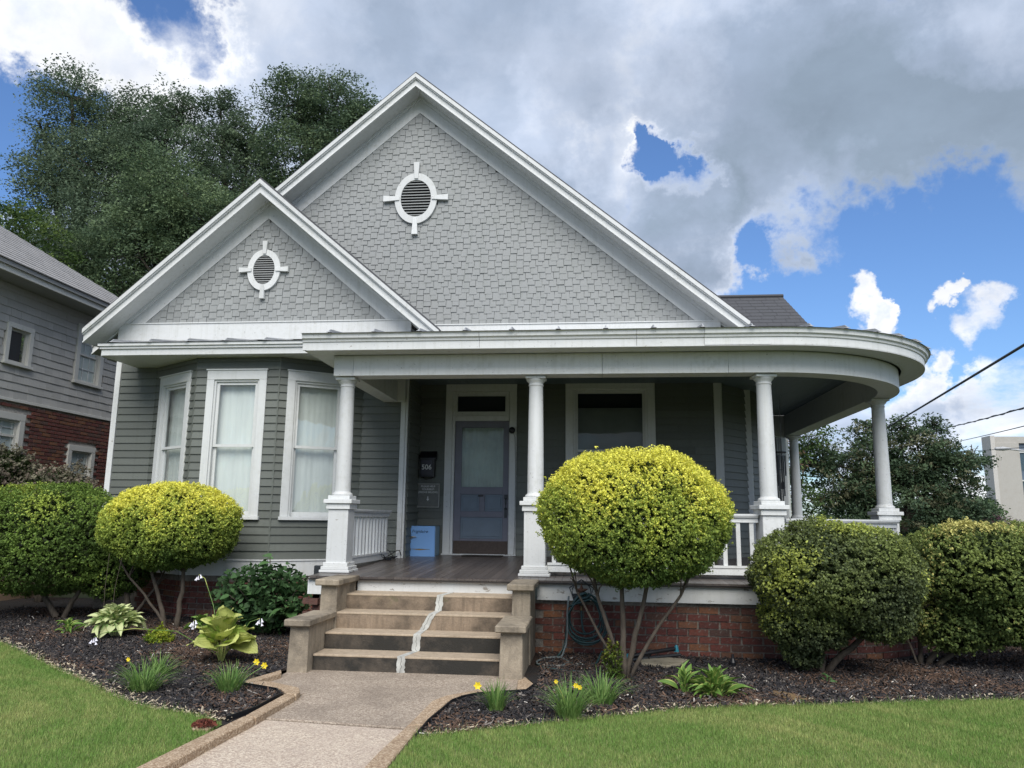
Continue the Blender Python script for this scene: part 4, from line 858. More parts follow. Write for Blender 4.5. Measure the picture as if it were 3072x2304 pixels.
tag(npmesh('mulch_clod', np.array(vs), 4, MULCH, np.array(cc)), 'clump of reddish brown mulch sitting on the left curb', 'mulch')
tag(MB().box(-2.75,-2.62,5.29,5.41,.0,.069).build('curb_chip', CURB, bev=.02), 'rounded tan stone chunk beneath the reddish mulch clump', 'stone')

# ------------------------------------------------------------------ plants
def leafquads(c, nrm, L, w, g, fold=.25):
    n = len(c); r = g.normal(0, 1, (n, 3)); u = np.cross(nrm, r); u /= np.linalg.norm(u, axis=1)[:, None]+1e-9; s = np.cross(nrm, u)
    L = L[:, None]; w = w[:, None]
    return np.stack([c-u*L*.5, c+s*w*.5+nrm*w*fold, c+u*L*.5, c-s*w*.5+nrm*w*fold], 1).reshape(-1, 3)
def unit(v): return v/(np.linalg.norm(v, axis=1)[:, None]+1e-9)
def shrub(name, base, blobs, n, size, tintfn, label, stems, seed, cat='shrub', lump=.07, inner=.12, flat_bottom=.72, twig=True, bmat=None, stray=0):
    g = np.random.default_rng(seed); t = thing(name, (base[0], base[1], 0), label, cat)
    V = []; C = []; tot = sum(b[3]*b[5]+b[3]*b[4] for b in blobs)
    for (bx, by, bz, rx, ry, rz) in blobs:
        per = 9; m = int(n*(rx*rz+rx*ry)/tot)//per; d = unit(g.normal(0, 1, (m, 3)))
        ph = g.random(6)*6.28
        l = 1+lump*(np.sin(d[:, 0]*5+ph[0])*np.sin(d[:, 1]*5+ph[1])+np.sin(d[:, 2]*6+ph[2])*np.sin(d[:, 0]*7+ph[3]))+lump*.6*np.sin(d[:, 0]*17+ph[4])*np.sin(d[:, 2]*16+ph[5])
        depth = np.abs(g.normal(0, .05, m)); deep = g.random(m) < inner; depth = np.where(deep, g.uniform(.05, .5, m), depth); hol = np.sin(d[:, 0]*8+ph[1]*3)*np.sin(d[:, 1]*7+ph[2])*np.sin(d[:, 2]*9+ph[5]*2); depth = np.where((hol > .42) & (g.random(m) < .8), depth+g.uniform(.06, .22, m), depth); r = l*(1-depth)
        if stray: k_ = g.random(m) < stray; r = np.where(k_, r+g.uniform(0, .07, m), r)
        e = d/((np.abs(d)**2.15).sum(1)**(1/2.15))[:, None]; e[:, 2] = np.where(e[:, 2] < 0, e[:, 2]*flat_bottom/.72*.95, e[:, 2])
        p = e*np.array([rx, ry, rz])*r[:, None]+np.array([bx, by, bz])
        axd = unit(d+g.normal(0, .55, (m, 3))+np.array([0, 0, .35])); sp_l = size*2.2
        tt = g.random((m, per, 1))-.5; p = (p[:, None, :]+axd[:, None, :]*tt*sp_l+g.normal(0, size*.32, (m, per, 3))).reshape(-1, 3)
        d = np.repeat(d, per, 0); depth = np.repeat(depth, per)-tt.reshape(-1)*.04; m = len(p)
        keep = np.ones(m, bool)
        for o in blobs:
            if o == (bx, by, bz, rx, ry, rz): continue
            q = (p-np.array(o[:3]))/np.array(o[3:]); keep &= (q**2).sum(1) > .75
        p = p[keep]; d = d[keep]; depth = depth[keep]; m = len(p)
        nn = unit(d*.55+g.normal(0, .6, (m, 3))+np.array([0, 0, .25])); L = g.uniform(.75, 1.3, m)*size
        V.append(leafquads(p, nn, L, L*.62, g)); C.append(tintfn(p, d, depth, g))
    if n > 15000:                      # larger, darker leaves filling the inside of the crown
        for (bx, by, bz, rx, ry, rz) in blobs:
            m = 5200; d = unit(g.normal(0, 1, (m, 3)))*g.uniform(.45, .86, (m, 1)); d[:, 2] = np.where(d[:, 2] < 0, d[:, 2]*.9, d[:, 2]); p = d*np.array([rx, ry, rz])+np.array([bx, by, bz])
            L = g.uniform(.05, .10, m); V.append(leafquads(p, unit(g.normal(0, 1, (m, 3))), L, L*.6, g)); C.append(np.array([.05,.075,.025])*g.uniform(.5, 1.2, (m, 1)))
    kind(npmesh('foliage', np.concatenate(V), 4, LEAF, np.concatenate(C), t), 'stuff')
    for (x0, y0, x1, y1, z1, r0) in stems:
        pts = []; k = 8; gg = random.Random(int(x1*100)); 
        for i in range(k+1):
            f = i/k; bow = f*f*(3-2*f)*.5+f*.5; pts.append((x0+(x1-x0)*bow+gg.uniform(-.012,.012), y0+(y1-y0)*bow+gg.uniform(-.012,.012), z1*f))
        MB().tube(pts, [r0*(1-.5*i/k) for i in range(k+1)], 7).build('stem', bmat or BARK, t, smooth=True)
        if twig:
            for q in range(5):
                p = Vector(pts[-1 if q < 3 else -3]); e_ = p+Vector((gg.uniform(-.35,.35), gg.uniform(-.3,.3), gg.uniform(.1,.4)*1)); MB().tube([p, (p+e_)/2+Vector((0,0,.03)), e_], [r0*.45, r0*.3, .004], 5).build('twig', bmat or BARK, t)
    return t
def lerp3(a, b, f): return np.array(a)*(1-f[:, None])+np.array(b)*f[:, None]
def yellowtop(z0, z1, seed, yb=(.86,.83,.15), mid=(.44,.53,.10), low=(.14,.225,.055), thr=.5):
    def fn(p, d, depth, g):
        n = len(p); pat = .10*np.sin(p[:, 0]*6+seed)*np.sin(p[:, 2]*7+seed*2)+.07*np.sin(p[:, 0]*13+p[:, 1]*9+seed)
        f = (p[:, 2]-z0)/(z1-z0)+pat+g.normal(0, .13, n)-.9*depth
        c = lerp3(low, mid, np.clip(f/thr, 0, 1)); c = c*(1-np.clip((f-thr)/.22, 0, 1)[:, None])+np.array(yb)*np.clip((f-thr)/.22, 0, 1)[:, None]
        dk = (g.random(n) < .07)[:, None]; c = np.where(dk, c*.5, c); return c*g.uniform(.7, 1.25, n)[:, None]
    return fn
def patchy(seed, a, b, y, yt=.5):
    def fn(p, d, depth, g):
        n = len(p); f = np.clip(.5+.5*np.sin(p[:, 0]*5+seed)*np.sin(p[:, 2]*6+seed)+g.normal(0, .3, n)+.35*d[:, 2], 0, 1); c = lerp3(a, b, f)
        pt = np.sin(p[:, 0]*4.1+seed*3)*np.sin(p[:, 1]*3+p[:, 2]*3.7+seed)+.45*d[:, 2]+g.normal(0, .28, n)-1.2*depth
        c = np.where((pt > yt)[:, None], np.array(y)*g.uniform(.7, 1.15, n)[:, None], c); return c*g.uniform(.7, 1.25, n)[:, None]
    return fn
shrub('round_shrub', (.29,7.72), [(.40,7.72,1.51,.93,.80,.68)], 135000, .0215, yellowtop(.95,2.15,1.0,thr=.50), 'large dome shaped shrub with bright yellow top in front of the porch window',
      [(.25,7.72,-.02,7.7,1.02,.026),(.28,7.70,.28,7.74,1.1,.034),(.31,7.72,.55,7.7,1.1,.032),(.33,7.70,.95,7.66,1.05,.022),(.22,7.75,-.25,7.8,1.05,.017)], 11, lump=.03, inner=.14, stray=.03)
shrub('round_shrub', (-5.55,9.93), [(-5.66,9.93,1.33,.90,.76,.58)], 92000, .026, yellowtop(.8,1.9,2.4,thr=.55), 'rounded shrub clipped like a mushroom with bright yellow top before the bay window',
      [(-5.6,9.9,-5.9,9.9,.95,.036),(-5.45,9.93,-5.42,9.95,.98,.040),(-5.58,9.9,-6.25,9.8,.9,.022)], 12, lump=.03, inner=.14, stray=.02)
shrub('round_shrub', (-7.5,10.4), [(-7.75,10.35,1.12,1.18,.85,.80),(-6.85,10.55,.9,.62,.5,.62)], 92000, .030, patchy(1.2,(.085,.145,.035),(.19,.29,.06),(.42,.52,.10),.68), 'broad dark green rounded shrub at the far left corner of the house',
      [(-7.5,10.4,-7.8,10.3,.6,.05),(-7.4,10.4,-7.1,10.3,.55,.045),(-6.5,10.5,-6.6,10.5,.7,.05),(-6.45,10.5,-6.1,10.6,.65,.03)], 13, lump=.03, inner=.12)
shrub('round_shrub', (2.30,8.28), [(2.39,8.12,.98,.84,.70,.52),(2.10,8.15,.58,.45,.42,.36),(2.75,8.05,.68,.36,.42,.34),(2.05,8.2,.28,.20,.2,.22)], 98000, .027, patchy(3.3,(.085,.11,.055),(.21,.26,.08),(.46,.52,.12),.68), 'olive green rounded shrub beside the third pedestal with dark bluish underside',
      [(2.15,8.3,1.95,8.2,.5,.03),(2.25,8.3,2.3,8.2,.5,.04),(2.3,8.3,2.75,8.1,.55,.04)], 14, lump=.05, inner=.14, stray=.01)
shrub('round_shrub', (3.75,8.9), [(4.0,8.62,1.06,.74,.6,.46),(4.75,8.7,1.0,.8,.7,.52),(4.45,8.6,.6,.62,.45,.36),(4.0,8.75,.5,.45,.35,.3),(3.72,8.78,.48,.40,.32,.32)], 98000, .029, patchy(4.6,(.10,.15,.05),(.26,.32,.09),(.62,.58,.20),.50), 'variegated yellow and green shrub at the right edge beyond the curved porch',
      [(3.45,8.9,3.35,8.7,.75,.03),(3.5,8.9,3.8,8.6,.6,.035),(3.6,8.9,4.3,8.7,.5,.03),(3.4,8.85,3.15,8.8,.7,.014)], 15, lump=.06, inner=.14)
shrub('japanese_maple', (-9.3,12.3), [(-9.25,12.2,1.75,.9,.6,.55),(-8.6,12.3,1.45,.6,.4,.35),(-9.9,12.0,2.1,.5,.6,.5)], 22000, .05, patchy(2.2,(.20,.16,.13),(.24,.23,.16),(.32,.24,.20),1.2), 'low weeping maple with fine brownish leaves before the brick neighbour', [(-9.2,12.3,-9.0,12.3,1.6,.05),(-9.25,12.3,-9.7,12.2,1.7,.04),(-9.1,12.3,-8.6,12.3,1.65,.025)], 16, cat='tree', lump=.15, inner=.5, stray=.06)
# leaf meshes
def bigleaf(L, w, curl, cup, nu=7, nv=3, wave=0):
    vs = []; 
    for i in range(nu+1):
        f = i/nu; x = L*f; half = w*.5*(math.sin(math.pi*f**.8)**.62 if 0 < f < 1 else .02); z = curl*L*(f-1.35*f*f)
        for j in range(-nv, nv+1):
            h = j/nv; vs.append((x, half*h, z+cup*half*abs(h)**1.5+wave*math.sin(f*9+j)*w*.05-(.004 if j == 0 else 0)))
    m = 2*nv+1; return vs, [(i*m+j, (i+1)*m+j, (i+1)*m+j+1, i*m+j+1) for i in range(nu) for j in range(m-1)]
def leafmesh(name, L, w, curl, cup, mat, wave=0):
    v, f = bigleaf(L, w, curl, cup, wave=wave); return MB().add(v, f).mesh(name, mat, True)
def hostamat(name, cen, edge, ew):
    t = MT(name); c = t.n('ShaderNodeTexCoord'); s = t.n('ShaderNodeSeparateXYZ'); t.l(c.outputs['Generated'], s.inputs[0])
    a = t.math('ABSOLUTE', t.math('SUBTRACT', s.outputs[1], .5), 0); veins = t.math('SINE', t.math('MULTIPLY', a, 70), 0)
    n = t.noise(c.outputs['Object'], 12, 3, .6)
    f = t.n('ShaderNodeMapRange'); t.l(t.math('ADD', a, t.math('MULTIPLY', n, .06)), f.inputs[0]); f.inputs[1].default_value = ew-.03; f.inputs[2].default_value = ew+.03
    cc = t.mix(t.rand(), cen, tuple(x*.72 for x in cen)); col = t.mix(f.outputs[0], cc, edge); t.out(col, .42, veins, .35, .004, .4)
    tr = t.n('ShaderNodeBsdfTranslucent'); t.l(col, tr.inputs[0]); ms = t.n('ShaderNodeMixShader'); ms.inputs[0].default_value = .22; t.l(t.b.outputs[0], ms.inputs[1]); t.l(tr.outputs[0], ms.inputs[2]); t.l(ms.outputs[0], t.t.nodes['Material Output'].inputs[0]); return t.m
H1 = hostamat('hosta_gold', (.60,.64,.20), (.28,.38,.08), .37); H2 = hostamat('hosta_cream', (.66,.72,.36), (.18,.30,.09), .38); H3 = hostamat('hosta_green', (.17,.31,.06), (.45,.50,.14), .41); H4 = hostamat('hosta_lime', (.20,.30,.05), (.10,.2,.03), .4)
def rosette(name, c, n, L, w, mat, label, seed, up=(.15,1.15), h=.06, cat='hosta plant', wave=0, sc=(.6,1.1), curls=((.25,.35),(.45,.25),(.6,.45)), spread=.35):
    rr = random.Random(seed); t = thing(name, (c[0], c[1], 0), label, cat)
    ms = [leafmesh('leaf', L, w, cu, cp, mat, wave) for cu, cp in curls]
    for i in range(n):
        f = i/n; az = i*2.4+rr.uniform(-.3,.3); el = up[0]+(up[1]-up[0])*f+rr.uniform(-.34,.30); s = rr.uniform(*sc)*(1-.25*f)*(.7 if rr.random() < .2 else 1)
        rad = L*spread*(1-f)*rr.uniform(.7,1.1)
        T = Matrix.Translation((c[0]+math.cos(az)*rad, c[1]+math.sin(az)*rad, h+.04*f+.10*(f)*L/.25)) @ Matrix.Rotation(az, 4, 'Z') @ Matrix.Rotation(-el, 4, 'Y') @ Matrix.Rotation(rr.uniform(-.7,.7), 4, 'X') @ Matrix.Diagonal((s, s*rr.uniform(.75,1.15), s*rr.uniform(.6,1.6), 1))
        put(bpy.data.objects.new('leaf', rr.choice(ms)), t, T)
        if i % 3 == 0:
            p = T @ Vector((0,0,0)); MB().tube([(c[0], c[1], .0), (c[0]+math.cos(az)*rad*.5, c[1]+math.sin(az)*rad*.5, h*.6), p], .006, 5).build('stalk', mat, t)
    return t
def scape(t, pts, petals, mat=None, r=.0035):
    MB().tube(pts, r, 5).build('flower_stalk', H3 if petals else BARK, t)
    p = Vector(pts[-1]); rr = random.Random(int(p.x*99))
    for k in range(petals):
        a = k*2.1; q = p+Vector((.018*math.cos(a), .018*math.sin(a), -.012*k)); d = Vector((.02*math.cos(a), .02*math.sin(a)-.01, -.055))
        MB().lathe([(.003,0),(.006,.014),(.009,.03),(.016,.042)], 0, 0, 6, Matrix.Translation(q) @ (d.to_track_quat('Z', 'Y').to_matrix().to_4x4()), cap=False).build('flower', mat or FLOWW, t)
t = rosette('hosta', (-3.74,7.72), 40, .33, .27, H1, 'large golden hosta with broad ribbed leaves and drooping white flowers beside the steps', 21, (-.1,1.35), .18, wave=1, sc=(.75,1.1), curls=((.02,.3),(.15,.2),(.3,.35)))
scape(t, [(-3.78,7.72,.1),(-4.2,7.65,.33),(-4.6,7.55,.36),(-4.95,7.6,.30),(-5.08,7.65,.25)], 4); scape(t, [(-3.76,7.74,.1),(-3.98,7.95,.55),(-4.15,8.05,.82),(-4.22,8.05,.86)], 3); scape(t, [(-3.7,7.7,.1),(-3.95,7.62,.42),(-4.0,7.6,.45)], 5); scape(t, [(-3.7,7.7,.1),(-3.5,7.8,.42),(-3.42,7.85,.45)], 4)
t = rosette('hosta', (-5.75,9.05), 160, .20, .12, H2, 'wide mound of a hosta with cream leaves edged in green left of the yellow shrub', 22, (-.1,1.15), .17, sc=(.8,1.15), spread=1.15)
scape(t, [(-5.95,9.1,.1),(-6.0,9.15,.6),(-6.02,9.2,1.0)], 0, r=.0025); scape(t, [(-5.85,9.1,.1),(-5.87,9.15,.6),(-5.85,9.2,.95)], 0, r=.0025)
rosette('hosta', (-6.5,9.25), 20, .20, .075, H3, 'small dark hosta with narrow cream edged leaves left of the cream hosta', 23, (.1,.9), .03, sc=(.6,1))
rosette('hosta', (-4.95,9.6), 22, .20, .12, H3, 'green hosta with pale margins close behind the yellow shrub stems', 24, (.1,1.1), .06)
rosette('hosta', (1.02,7.05), 90, .19, .058, H3, 'upright green hosta with yellow edged leaves near the right lawn', 25, (.25,1.35), .03, wave=1, sc=(.7,1.15), spread=.7)
rosette('hosta', (.78,7.12), 22, .20, .06, H3, 'little hosta offshoot touching the left side of the upright hosta', 26, (.4,1.35), .03, sc=(.7,1.1))
rosette('weed', (2.15,7.75), 5, .10, .065, HYDR, 'tiny broad leaved weed in the mulch under the olive shrub', 27, (.1,.5), .02, cat='weed')
# daylilies
def daylily(c, r, h, n, label, seed, flowers=()):
    g = np.random.default_rng(seed); t = thing('daylily', (c[0], c[1], 0), label, 'daylily', 'grassy daylily clumps along the beds')
    V = []; C = []
    a = g.uniform(0, 6.283, n); rb_ = np.sqrt(g.random(n))*r*.35; reach = g.uniform(.25, 1.15, n)*r; H_ = h*.92*g.uniform(.6, 1.12, n); w = g.uniform(.006, .011, n); K = 6
    bx = c[0]+np.cos(a)*rb_; by = c[1]+np.sin(a)*rb_; az = a+g.normal(0, .5, n); prev = None
    base = np.array([.10,.21,.05]); yl = np.array([.30,.40,.13])
    for k in range(K+1):
        f = k/K; x = bx+np.cos(az)*reach*f**1.5; y = by+np.sin(az)*reach*f**1.5; z = H_*(1.5*f-.62*f**2.6*(reach/r)); ww = w*(1-f**2)*.5+.0004
        A = np.stack([x-np.sin(az)*ww, y+np.cos(az)*ww, z], 1); B_ = np.stack([x+np.sin(az)*ww, y-np.cos(az)*ww, z], 1)
        if prev is not None:
            V.append(np.stack([prev[0], prev[1], B_, A], 1).reshape(-1, 3)); mixf = g.random(n)[:, None]*.6; col = base*(1-mixf)+yl*mixf; C.append(col)
        prev = (A, B_)
    kind(npmesh('blades', np.concatenate(V), 4, GRASSM, np.concatenate(C), t), 'stuff')
    for (x, y, z, s) in flowers:
        MB().tube([(c[0], c[1], 0), ((c[0]+x)/2, (c[1]+y)/2, z*.65), (x, y, z)], .0035, 5).build('flower_stalk', H3, t)
        m = MB()
        for k in range(6):
            q = k*math.tau/6; ca, sa = math.cos(q), math.sin(q); pw = s*.34
            m.add([(0,0,0),(ca*s*.55-sa*pw, -.2*s, sa*s*.55+ca*pw),(ca*s,-.45*s*(.4+.2*(k % 2)),sa*s),(ca*s*.55+sa*pw, -.2*s, sa*s*.55-ca*pw)], [(0,1,2,3)], Matrix.Translation((x, y, z)))
        m.build('flower', FLOWY, t)
    return t
daylily((-3.74,6.36), .26, .25, 190, 'grassy daylily clump with one orange bud in the left bed nearest the lawn', 31, [(-3.86,6.3,.30,.02)])
daylily((-3.98,7.0), .20, .20, 110, 'flowerless daylily clump standing behind the budded clump in the left bed', 32)
daylily((-3.05,6.48), .22, .23, 150, 'daylily clump with two yellow blooms beside the left curb', 33, [(-2.93,6.72,.235,.032),(-2.84,6.68,.215,.032)])
daylily((-.76,6.22), .15, .22, 140, 'small daylily clump with a single yellow bloom by the curved curb', 34, [(-.90,6.18,.215,.034)])
daylily((-.19,6.10), .24, .25, 190, 'arching daylily clump with closed yellow buds nearest the right lawn', 35, [(-.29,6.1,.28,.018),(-.14,6.08,.26,.022),(-.11,6.07,.25,.02)])
daylily((.05,6.60), .28, .23, 150, 'flowerless daylily clump behind the one with yellow buds', 36)
# hydrangea
hy = thing('hydrangea', (-4.0,9.5,0), 'leafy green hydrangea bush against the skirt between the bay and the steps', 'bush')
hm = [leafmesh('leaf', .15, .115, c_, .2, HYDR) for c_ in (.1,.3,.5)]; rr = random.Random(41)
for k in range(33):
    a = rr.uniform(0, 6.28); q = rr.random()**.5; x1 = -4.08+.68*q*math.cos(a); y1 = 9.4+.38*q*math.sin(a); z1 = .22+.74*rr.random()*(1-.45*q*q)+.1*(rr.random() < .2)
    MB().tube([(-4.0+.1*math.cos(a), 9.5+.08*math.sin(a), 0), ((x1-4.0)/2, (y1+9.5)/2, z1*.6), (x1, y1, z1)], .006, 5).build('stem', BARK, hy)
    for m in range(9):
        f = 1-.085*m; p = Vector((-4.0+(x1+4.0)*f, 9.5+(y1-9.5)*f, z1*(1.2*f-.2*f*f))); az = rr.uniform(0, 6.28); s = rr.uniform(.7, 1.25)
        put(bpy.data.objects.new('leaf', rr.choice(hm)), hy, Matrix.Translation(p) @ Matrix.Rotation(az, 4, 'Z') @ Matrix.Rotation(rr.uniform(-.5,.6), 4, 'Y') @ Matrix.Rotation(rr.uniform(-.5,.5), 4, 'X') @ Matrix.Diagonal((s, s, s, 1)))
_g = np.random.default_rng(77); _n = 1500; _d = unit(_g.normal(0,1,(_n,3)))*np.cbrt(_g.random((_n,1))); _p = _d*np.array([.66,.36,.42])+np.array([-4.08,9.42,.50])
kind(npmesh('foliage', leafquads(_p, unit(_g.normal(0,.6,(_n,3))+np.array([0,-.2,.8])), _g.uniform(.05,.12,_n), _g.uniform(.04,.085,_n), _g), 4, LEAF, np.array([.065,.13,.05])*_g.uniform(.5,1.3,(_n,1)), hy), 'stuff')
shrub('shrub', (-5.1,9.2), [(-4.98,8.70,.10,.13,.11,.10)], 1500, .026, patchy(7,(.10,.17,.02),(.2,.28,.03),(.35,.40,.04),.6), 'small yellowish sprout in the mulch at the foot of the left yellow shrub', [(-4.95,8.75,-4.95,8.75,.12,.006)], 18, twig=False, lump=.2, stray=.05)
shrub('shrub', (.28,7.62), [(.18,7.60,.16,.08,.07,.17)], 1300, .022, patchy(9,(.06,.10,.02),(.10,.15,.025),(.22,.24,.04),.8), 'sparse sprouting leaves round the trunk base of the large yellow shrub', [(.2,7.6,.2,7.6,.3,.005)], 19, twig=False, lump=.3, stray=.2)

# ------------------------------------------------------------------ trees
def tree(name, base, blobs, n, size, cols, label, seed, cat='tree', trunk=.3, clump=.55, group=None, per=60, sq=.42):
    g = np.random.default_rng(seed); rr = random.Random(seed); t = thing(name, (base[0], base[1], 0), label, cat, group)
    vol = np.array([b[3]**2 for b in blobs]); vol = vol/vol.sum(); cen = []
    nc = n//per
    for b, f in zip(blobs, vol):
        m = max(3, int(nc*f)); d = unit(g.normal(0, 1, (m, 3))); r = b[3]*np.cbrt(g.uniform(.12, 1.0, m)); r *= 1+.12*np.sin(d[:, 0]*6+b[0])*np.sin(d[:, 2]*7+b[2])
        cen.append(d*r[:, None]*np.array([1, 1, .9])+np.array(b[:3]))
    cen = np.concatenate(cen); m = len(cen); cs = g.uniform(.55, 1.25, m)*clump
    _o = unit(g.normal(0, 1, (m*per, 3)))*np.cbrt(g.random((m*per, 1)))*.86; _t = np.repeat(g.normal(0, .35, (m, 2)), per, 0); _o[:, 2] = _o[:, 2]*sq+_o[:, 0]*_t[:, 0]+_o[:, 1]*_t[:, 1]
    p = np.repeat(cen, per, 0)+_o*np.repeat(cs, per)[:, None]; k = len(p)
    nn = unit(g.normal(0, .5, (k, 3))+np.repeat(g.normal(0, .35, (m, 3)), per, 0)+np.array([0, -.15, .8])); L = g.uniform(.6, 1.35, k)*size; V = leafquads(p, nn, L, L*.5, g)
    ct = np.repeat(g.random(m), per)+g.normal(0, .2, k); c = lerp3(cols[0], cols[1], np.clip(ct, 0, 1)); c = np.where((np.repeat(g.random(m), per) > .86)[:, None], np.array(cols[2]), c)*g.uniform(.85, 1.18, k)[:, None]
    kind(npmesh('crown', V, 4, LEAF, c, t), 'stuff')
    top = max(blobs, key=lambda b: b[2]); b0 = Vector((base[0], base[1], 0)); mid = Vector((sum(b[0] for b in blobs)/len(blobs), sum(b[1] for b in blobs)/len(blobs), min(b[2] for b in blobs)))
    pts = [b0, b0.lerp(mid, .5)+Vector((rr.uniform(-.2,.2), 0, 0)), mid]; MB().tube([b0, pts[1], mid, mid.lerp(Vector(top[:3]), .5), Vector(top[:3])], [trunk, trunk*.85, trunk*.7, trunk*.42, trunk*.1], 9).build('trunk', TBARK, t, smooth=True)
    lm = MB()
    for b in blobs:
        e = Vector(b[:3]); s0 = mid.lerp(Vector(top[:3]), rr.uniform(0, .5)); lm.tube([s0, s0.lerp(e, .5)+Vector((0, 0, -.06*b[3])), e], [trunk*.42, trunk*.28, trunk*.13], 6)
        for q in range(7):
            d_ = Vector((rr.gauss(0, 1), rr.gauss(0, 1), rr.gauss(.3, 1))).normalized()*b[3]*.9; lm.tube([e, e+d_*.5+Vector((0, 0, .05)), e+d_], [trunk*.13, trunk*.08, .012], 4)
    lm.build('limbs', TBARK, t, smooth=True); return t
GR = 'tall trees behind the house'
DK = ((.07,.105,.068),(.135,.19,.115),(.18,.24,.14))
tree('broadleaf_tree', (-21,31), [(-23.7,30,20.3,1.5),(-24.9,30,18.6,.8),(-22.0,31,18.9,1.7),(-24.2,30,16.4,1.6),(-21,30,15.5,2.9),(-24.6,30,13.8,1.5),(-20.2,30.5,19.2,1.5),(-18.6,30.5,19.6,1.0),(-18.8,30,16.8,2.3),(-20,29,11.2,3.6),(-23.6,29.5,11,2.4),(-22,29.5,7.5,3.2),(-22.6,30.5,17.2,2.0),(-19.5,31,13.5,3.0)], 215000, .125, DK, 'massive dark green tree filling the sky above the left roof slope', 51, group=GR, trunk=.5, clump=.9)
tree('broadleaf_tree', (-16,32), [(-17,31,19.9,.95),(-16.7,31,17.9,1.5),(-15.4,31,18.6,1.2),(-15.4,31,15.6,2.3),(-16.5,31,12.5,2.8),(-14.5,31,12,2.4)], 78000, .125, DK, 'narrower dark tree with a leafy spire left of the main gable', 52, group=GR, trunk=.35, clump=.75)
tree('broadleaf_tree', (-11,31), [(-12.9,30,19.4,1.5),(-11.2,30,19.2,1.5),(-12.6,30,16.8,2.0),(-10.3,30,17.4,1.5),(-13.8,30,14.2,1.9),(-11,30,14,2.2),(-9.6,30,18.2,.9)], 84000, .125, ((.06,.10,.06),(.125,.18,.10),(.17,.23,.12)), 'tree whose crown meets the upper left slope of the main gable', 53, group=GR, trunk=.4, clump=.8)
tree('broadleaf_tree', (-17,27), [(-16.9,27,14.2,1.9),(-15.0,27,12.6,2.1),(-17.6,27,11.4,2.3),(-13.8,27,10,2.3),(-18,27,8.5,2.3),(-12.4,27,12.2,1.4)], 76000, .12, ((.075,.12,.068),(.145,.205,.105),(.19,.26,.13)), 'slightly lighter green tree in front of the darker mass by the small gable', 54, group=GR, trunk=.3, clump=.75)
tree('broadleaf_tree', (-21,24), [(-20.6,24,10.6,2.0),(-20.2,24,8.4,2.2),(-18.4,24,7.4,2.1),(-21.8,24,7,2.2)], 26000, .14, ((.03,.065,.02),(.085,.14,.04),(.13,.19,.05)), 'lighter green tree low at the left edge above the neighbour roof', 55, group=GR, trunk=.3, clump=.7)
RD = ((.05,.085,.05),(.105,.155,.08),(.15,.155,.09))
tree('maple_tree', (9.2,24), [(8.4,24,3.3,.95),(9.7,24,3.4,1.0),(10.5,24,2.9,.9),(7.5,24,2.8,1.0),(9.2,24,1.9,1.5),(10.6,24,1.7,1.0),(7.5,24,1.4,1.2),(9.2,24,4.25,.4),(10.2,24,4.35,.35),(11.2,24,3.45,.42),(8.2,24,4.2,.4),(6.7,24,3.4,.6)], 62000, .10, RD, 'dark green maple with reddish tints seen behind the right porch columns', 56, trunk=.16, clump=.45)
tree('young_tree', (5.9,23), [(5.5,23,3.2,.7),(6.3,23,4.0,.6),(5.7,23,2.1,.8),(5.3,23,1.3,.8)], 8000, .10, ((.05,.09,.03),(.10,.16,.05),(.20,.14,.09)), 'sparse light green sapling seen between the third and fifth columns', 57, trunk=.05, clump=.4, per=20)
tree('shrub', (13.2,28), [(12.6,28,1.4,.9),(13.4,28,1.2,.7),(14.2,28,1.0,.6)], 9000, .10, ((.07,.06,.04),(.13,.08,.08),(.22,.10,.17)), 'reddish purple flowering shrub in front of the concrete building', 58, cat='shrub', trunk=.05, clump=.4, per=20)
tree('broadleaf_tree', (27,60), [(26,60,2.4,1.6),(28.0,60,2.2,1.5),(24,60,1.8,1.6)], 9000, .25, ((.05,.10,.04),(.10,.16,.06),(.14,.19,.07)), 'distant pale green tree left of the concrete building', 59, trunk=.15, clump=.8, per=24)
tree('broadleaf_tree', (17,45), [(15,45,2.0,1.5),(17.5,45,1.8,1.3),(19.5,45,1.6,1.2)], 9000, .2, RD, 'low distant tree behind the variegated shrub', 60, trunk=.15, clump=.7, per=24)

# ------------------------------------------------------------------ neighbour house (left)
nb = thing('neighbour_house', (-10.6,13,0), 'neighbouring house with weathered grey shingle siding above a red brick ground floor', 'house')
NX = -10.3
NSH = painted('weathered_grey_shingle', (.45,.44,.41), dirt=(.7,.7,.68), amt=.5, ro=.8, grain=(3,3,1)); NTR = painted('cream_trim', (.62,.61,.56), amt=.4); NDK = painted('dark_grey_trim', (.30,.30,.29), amt=.3)  # NDK is a plain darker grey for soffit and gutter
Mn, _ = frame((NX,8), (NX,16.1))                     # local x = world y - 8, outward = +X
Mn = Matrix(((0,-1,0,NX),(1,0,0,8),(0,0,1,0),(0,0,0,1)))
def ncut(y0, y1, z0, z1): return (y0-8, y1-8, z0, z1)
nwin = [ncut(12.12,12.77,4.075,4.835), ncut(13.96,14.82,4.055,5.27), ncut(11.3,12.80,1.9,3.24), ncut(14.04,14.86,1.2,2.83)]
B = MB(Mn); us = sorted({0., 8.1, *[c[0]+.05 for c in nwin], *[c[1]-.05 for c in nwin]}); zs = sorted({-.1, 5.56, *[c[2]+.05 for c in nwin], *[c[3]-.05 for c in nwin]})
for i in range(len(us)-1):
    for j in range(len(zs)-1):
        um, zm = (us[i]+us[i+1])/2, (zs[j]+zs[j+1])/2
        if any(c[0]+.05 < um < c[1]-.05 and c[2]+.05 < zm < c[3]-.05 for c in nwin): continue
        B.box(us[i], us[i+1], .012, .12, zs[j], zs[j+1])
B.build('wall', NMORT, nb)
